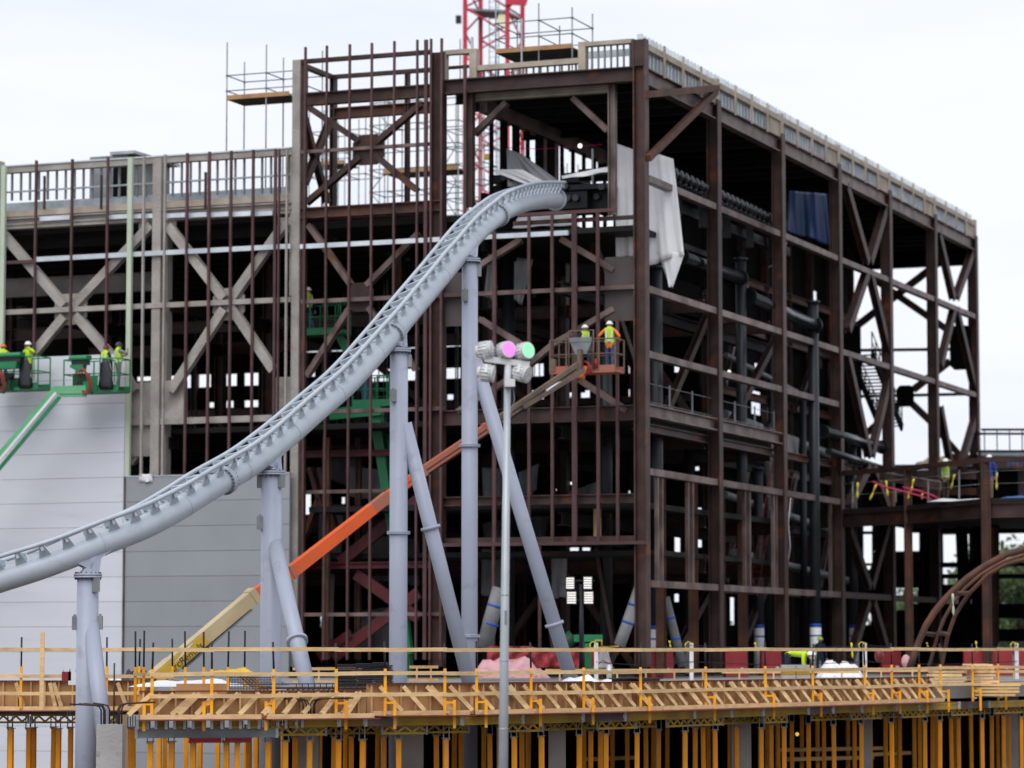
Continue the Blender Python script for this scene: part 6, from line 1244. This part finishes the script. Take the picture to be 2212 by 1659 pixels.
# ================================================================ red tower crane mast
CR = thing('crane_mast', 'red lattice tower crane mast rising out of the picture behind the roof', 'tower crane'); YC = 165; A_ = []
for u, Y in ((1003, 165), (1096, 165.5), (1129, 167.6), (1037, 167.1)): A_.append(V(((u - CU) / 6784 * Y, Y, 0)))
for p in A_: q = MB(); q.bar(p, p + V((0, 0, 52)), .24, .24, (0, 1, 0)); q.build('leg', 'redcrane', CR)
z = 1.0; k = 0
while z < 50:
    for i in range(4):
        a, b = A_[i], A_[(i + 1) % 4]; a2, b2 = (a, b) if k % 2 else (b, a); q = MB(); q.tube(a2 + V((0, 0, z)), b2 + V((0, 0, z + 1.35)), .055, 6)
        if z > 24 or i == 0: q.build('diagonal', 'redcrane', CR) if z > 26 else None
    z += 1.35; k += 1
c = sum(A_, V()) / 4; zp = atY(1040, 30, 166).z
q = MB(); q.poly([p.lerp(c, .06) + V((0, 0, zp)) for p in A_], (0, 0, .12)); q.build('platform', 'galvdull', CR)
q = MB(); [q.bar(c + V((e, 0, 20)), c + V((e, 0, 52)), .05, .05, (0, 1, 0)) for e in (-.25, .25)]; [q.tube(c + V((-.25, 0, 20 + .3 * j)), c + V((.25, 0, 20 + .3 * j)), .015, 5) for j in range(105)]; q.build('ladder', 'galvdull', CR)
q = MB(); p = atY(1088, 42, 166.3); d = V((.55, -.8, -.15)); q.tube(p - d * .25, p, .24, 16, .42); fh = q.build('floodlight', 'galvdull', CR); q = MB(); q.tube(p, p + d * .04, .40, 18); q.build('lens', 'lampcream', fh)
q = MB(); q.box(A_[0] + V((-.35, -.1, atY(1000, 43, 165).z)), (.3, .3, .4)); q.build('junction_box', 'rod', CR)
q = MB(); q.poly([A_[1] + V((-.1, -.3, atY(1100, 8, 165).z)), A_[1] + V((1.0, -.3, atY(1100, 10, 165).z)), A_[1] + V((1.2, -.3, atY(1100, -20, 165).z)), A_[1] + V((-.1, -.3, atY(1100, -20, 165).z))], (0, .1, 0)); q.build('banner_panel', 'redcrane', CR)
# ================================================================ trees and far building
def tree(label, loc, h, w, seed, group, kind='leaf'):
    rr = random.Random(seed); T = thing('tree', label, 'tree', loc, 0, group)
    q = MB(); q.path([(0, 0, 0), (.15, 0, h * .3), (-.1, .1, h * .6), (.1, 0, h * .85)], .3, 8, [h * .028, h * .022, h * .013, h * .004])
    cl = []
    for k in range(9): t = rr.uniform(0, 6.28); z = h * rr.uniform(.35, .75); e = V((math.cos(t) * w * .42, math.sin(t) * w * .42, z + h * .16)); q.path([(0, 0, z * .8), (e.x * .5, e.y * .5, z), e], .1, 6, [h * .012, h * .008, h * .002]); cl.append(e)
    q.build('trunk', 'bark', T)
    q = MB(); cl += [V((rr.uniform(-.3, .3) * w, rr.uniform(-.3, .3) * w, h * rr.uniform(.5, .95))) for _ in range(12)]
    for c in cl:
        R0 = w * rr.uniform(.13, .22)
        for _ in range(170):
            d = V((rr.gauss(0, 1), rr.gauss(0, 1), rr.gauss(0, .8))).normalized(); p = c + d * R0 * rr.uniform(.3, 1.05); s = rr.uniform(.10, .24); a = V((rr.gauss(0, 1), rr.gauss(0, 1), rr.gauss(0, 1))).normalized(); b = a.orthogonal().normalized()
            q.add([p - a * s - b * s * .6, p + a * s - b * s * .6, p + a * s * .8 + b * s * .6, p - a * s * .6 + b * s * .7], [[0, 1, 2, 3]])
    q.build('crown', kind, T); return T
TA = tree('broad green tree with its top above the curved arch at the right edge', V(((2205 - CU) / 6784 * 200, 200, 0)), 13.0, 9, 3, 'trees behind the site')
TBt = tree('rounder green tree behind the dark annex posts', V(((2090 - CU) / 6784 * 215, 215, 0)), 12.0, 9.5, 4, 'trees behind the site')
for i, (u, Y, s) in enumerate(((1960, 225, .85), (2010, 235, .9), (1880, 240, .75), (1740, 235, .72), (1600, 240, .7), (2150, 240, .95), (2260, 230, 1.1), (1450, 245, .7), (800, 250, .7), (700, 255, .68))):
    src = TA if i % 2 else TBt; lb = ['green tree seen through the left opening of the annex ground floor', 'green tree low behind the middle annex opening', 'green tree glimpsed behind the X braced bay near the ground', 'tree glimpsed low behind the third steel column', 'tree glimpsed low behind the second steel column', 'farther green tree between the two annex trees', 'green tree outside the right picture edge, its left side showing', 'tree glimpsed low in the first side bay', 'tree hidden low behind the mesh stack', 'tree low behind the leftmost mullions of the tall frame'][i]
    r = dup(src, V(((u - CU) / 6784 * Y, Y, 0)), i * 1.1, lb); r.scale = (s, s, s * .95)
FB = thing('far_building', 'pale low building with a green door panel far behind the annex ground floor', 'building'); x = (2040 - CU) / 6784 * 190
q = MB(); q.b2((x - 24, 190, 0), (x + 30, 196, 5.6)); q.build('wall', 'backbuilding', FB); q = MB(); a = atY(1961, 1338, 175); b = atY(1982, 1306, 175); q.b2((a.x, 175, a.z - 3), (b.x, 175.2, b.z)); tag(q.build('green_board', 'greenlight'), 'bright green hoarding board seen between the annex posts', 'board')
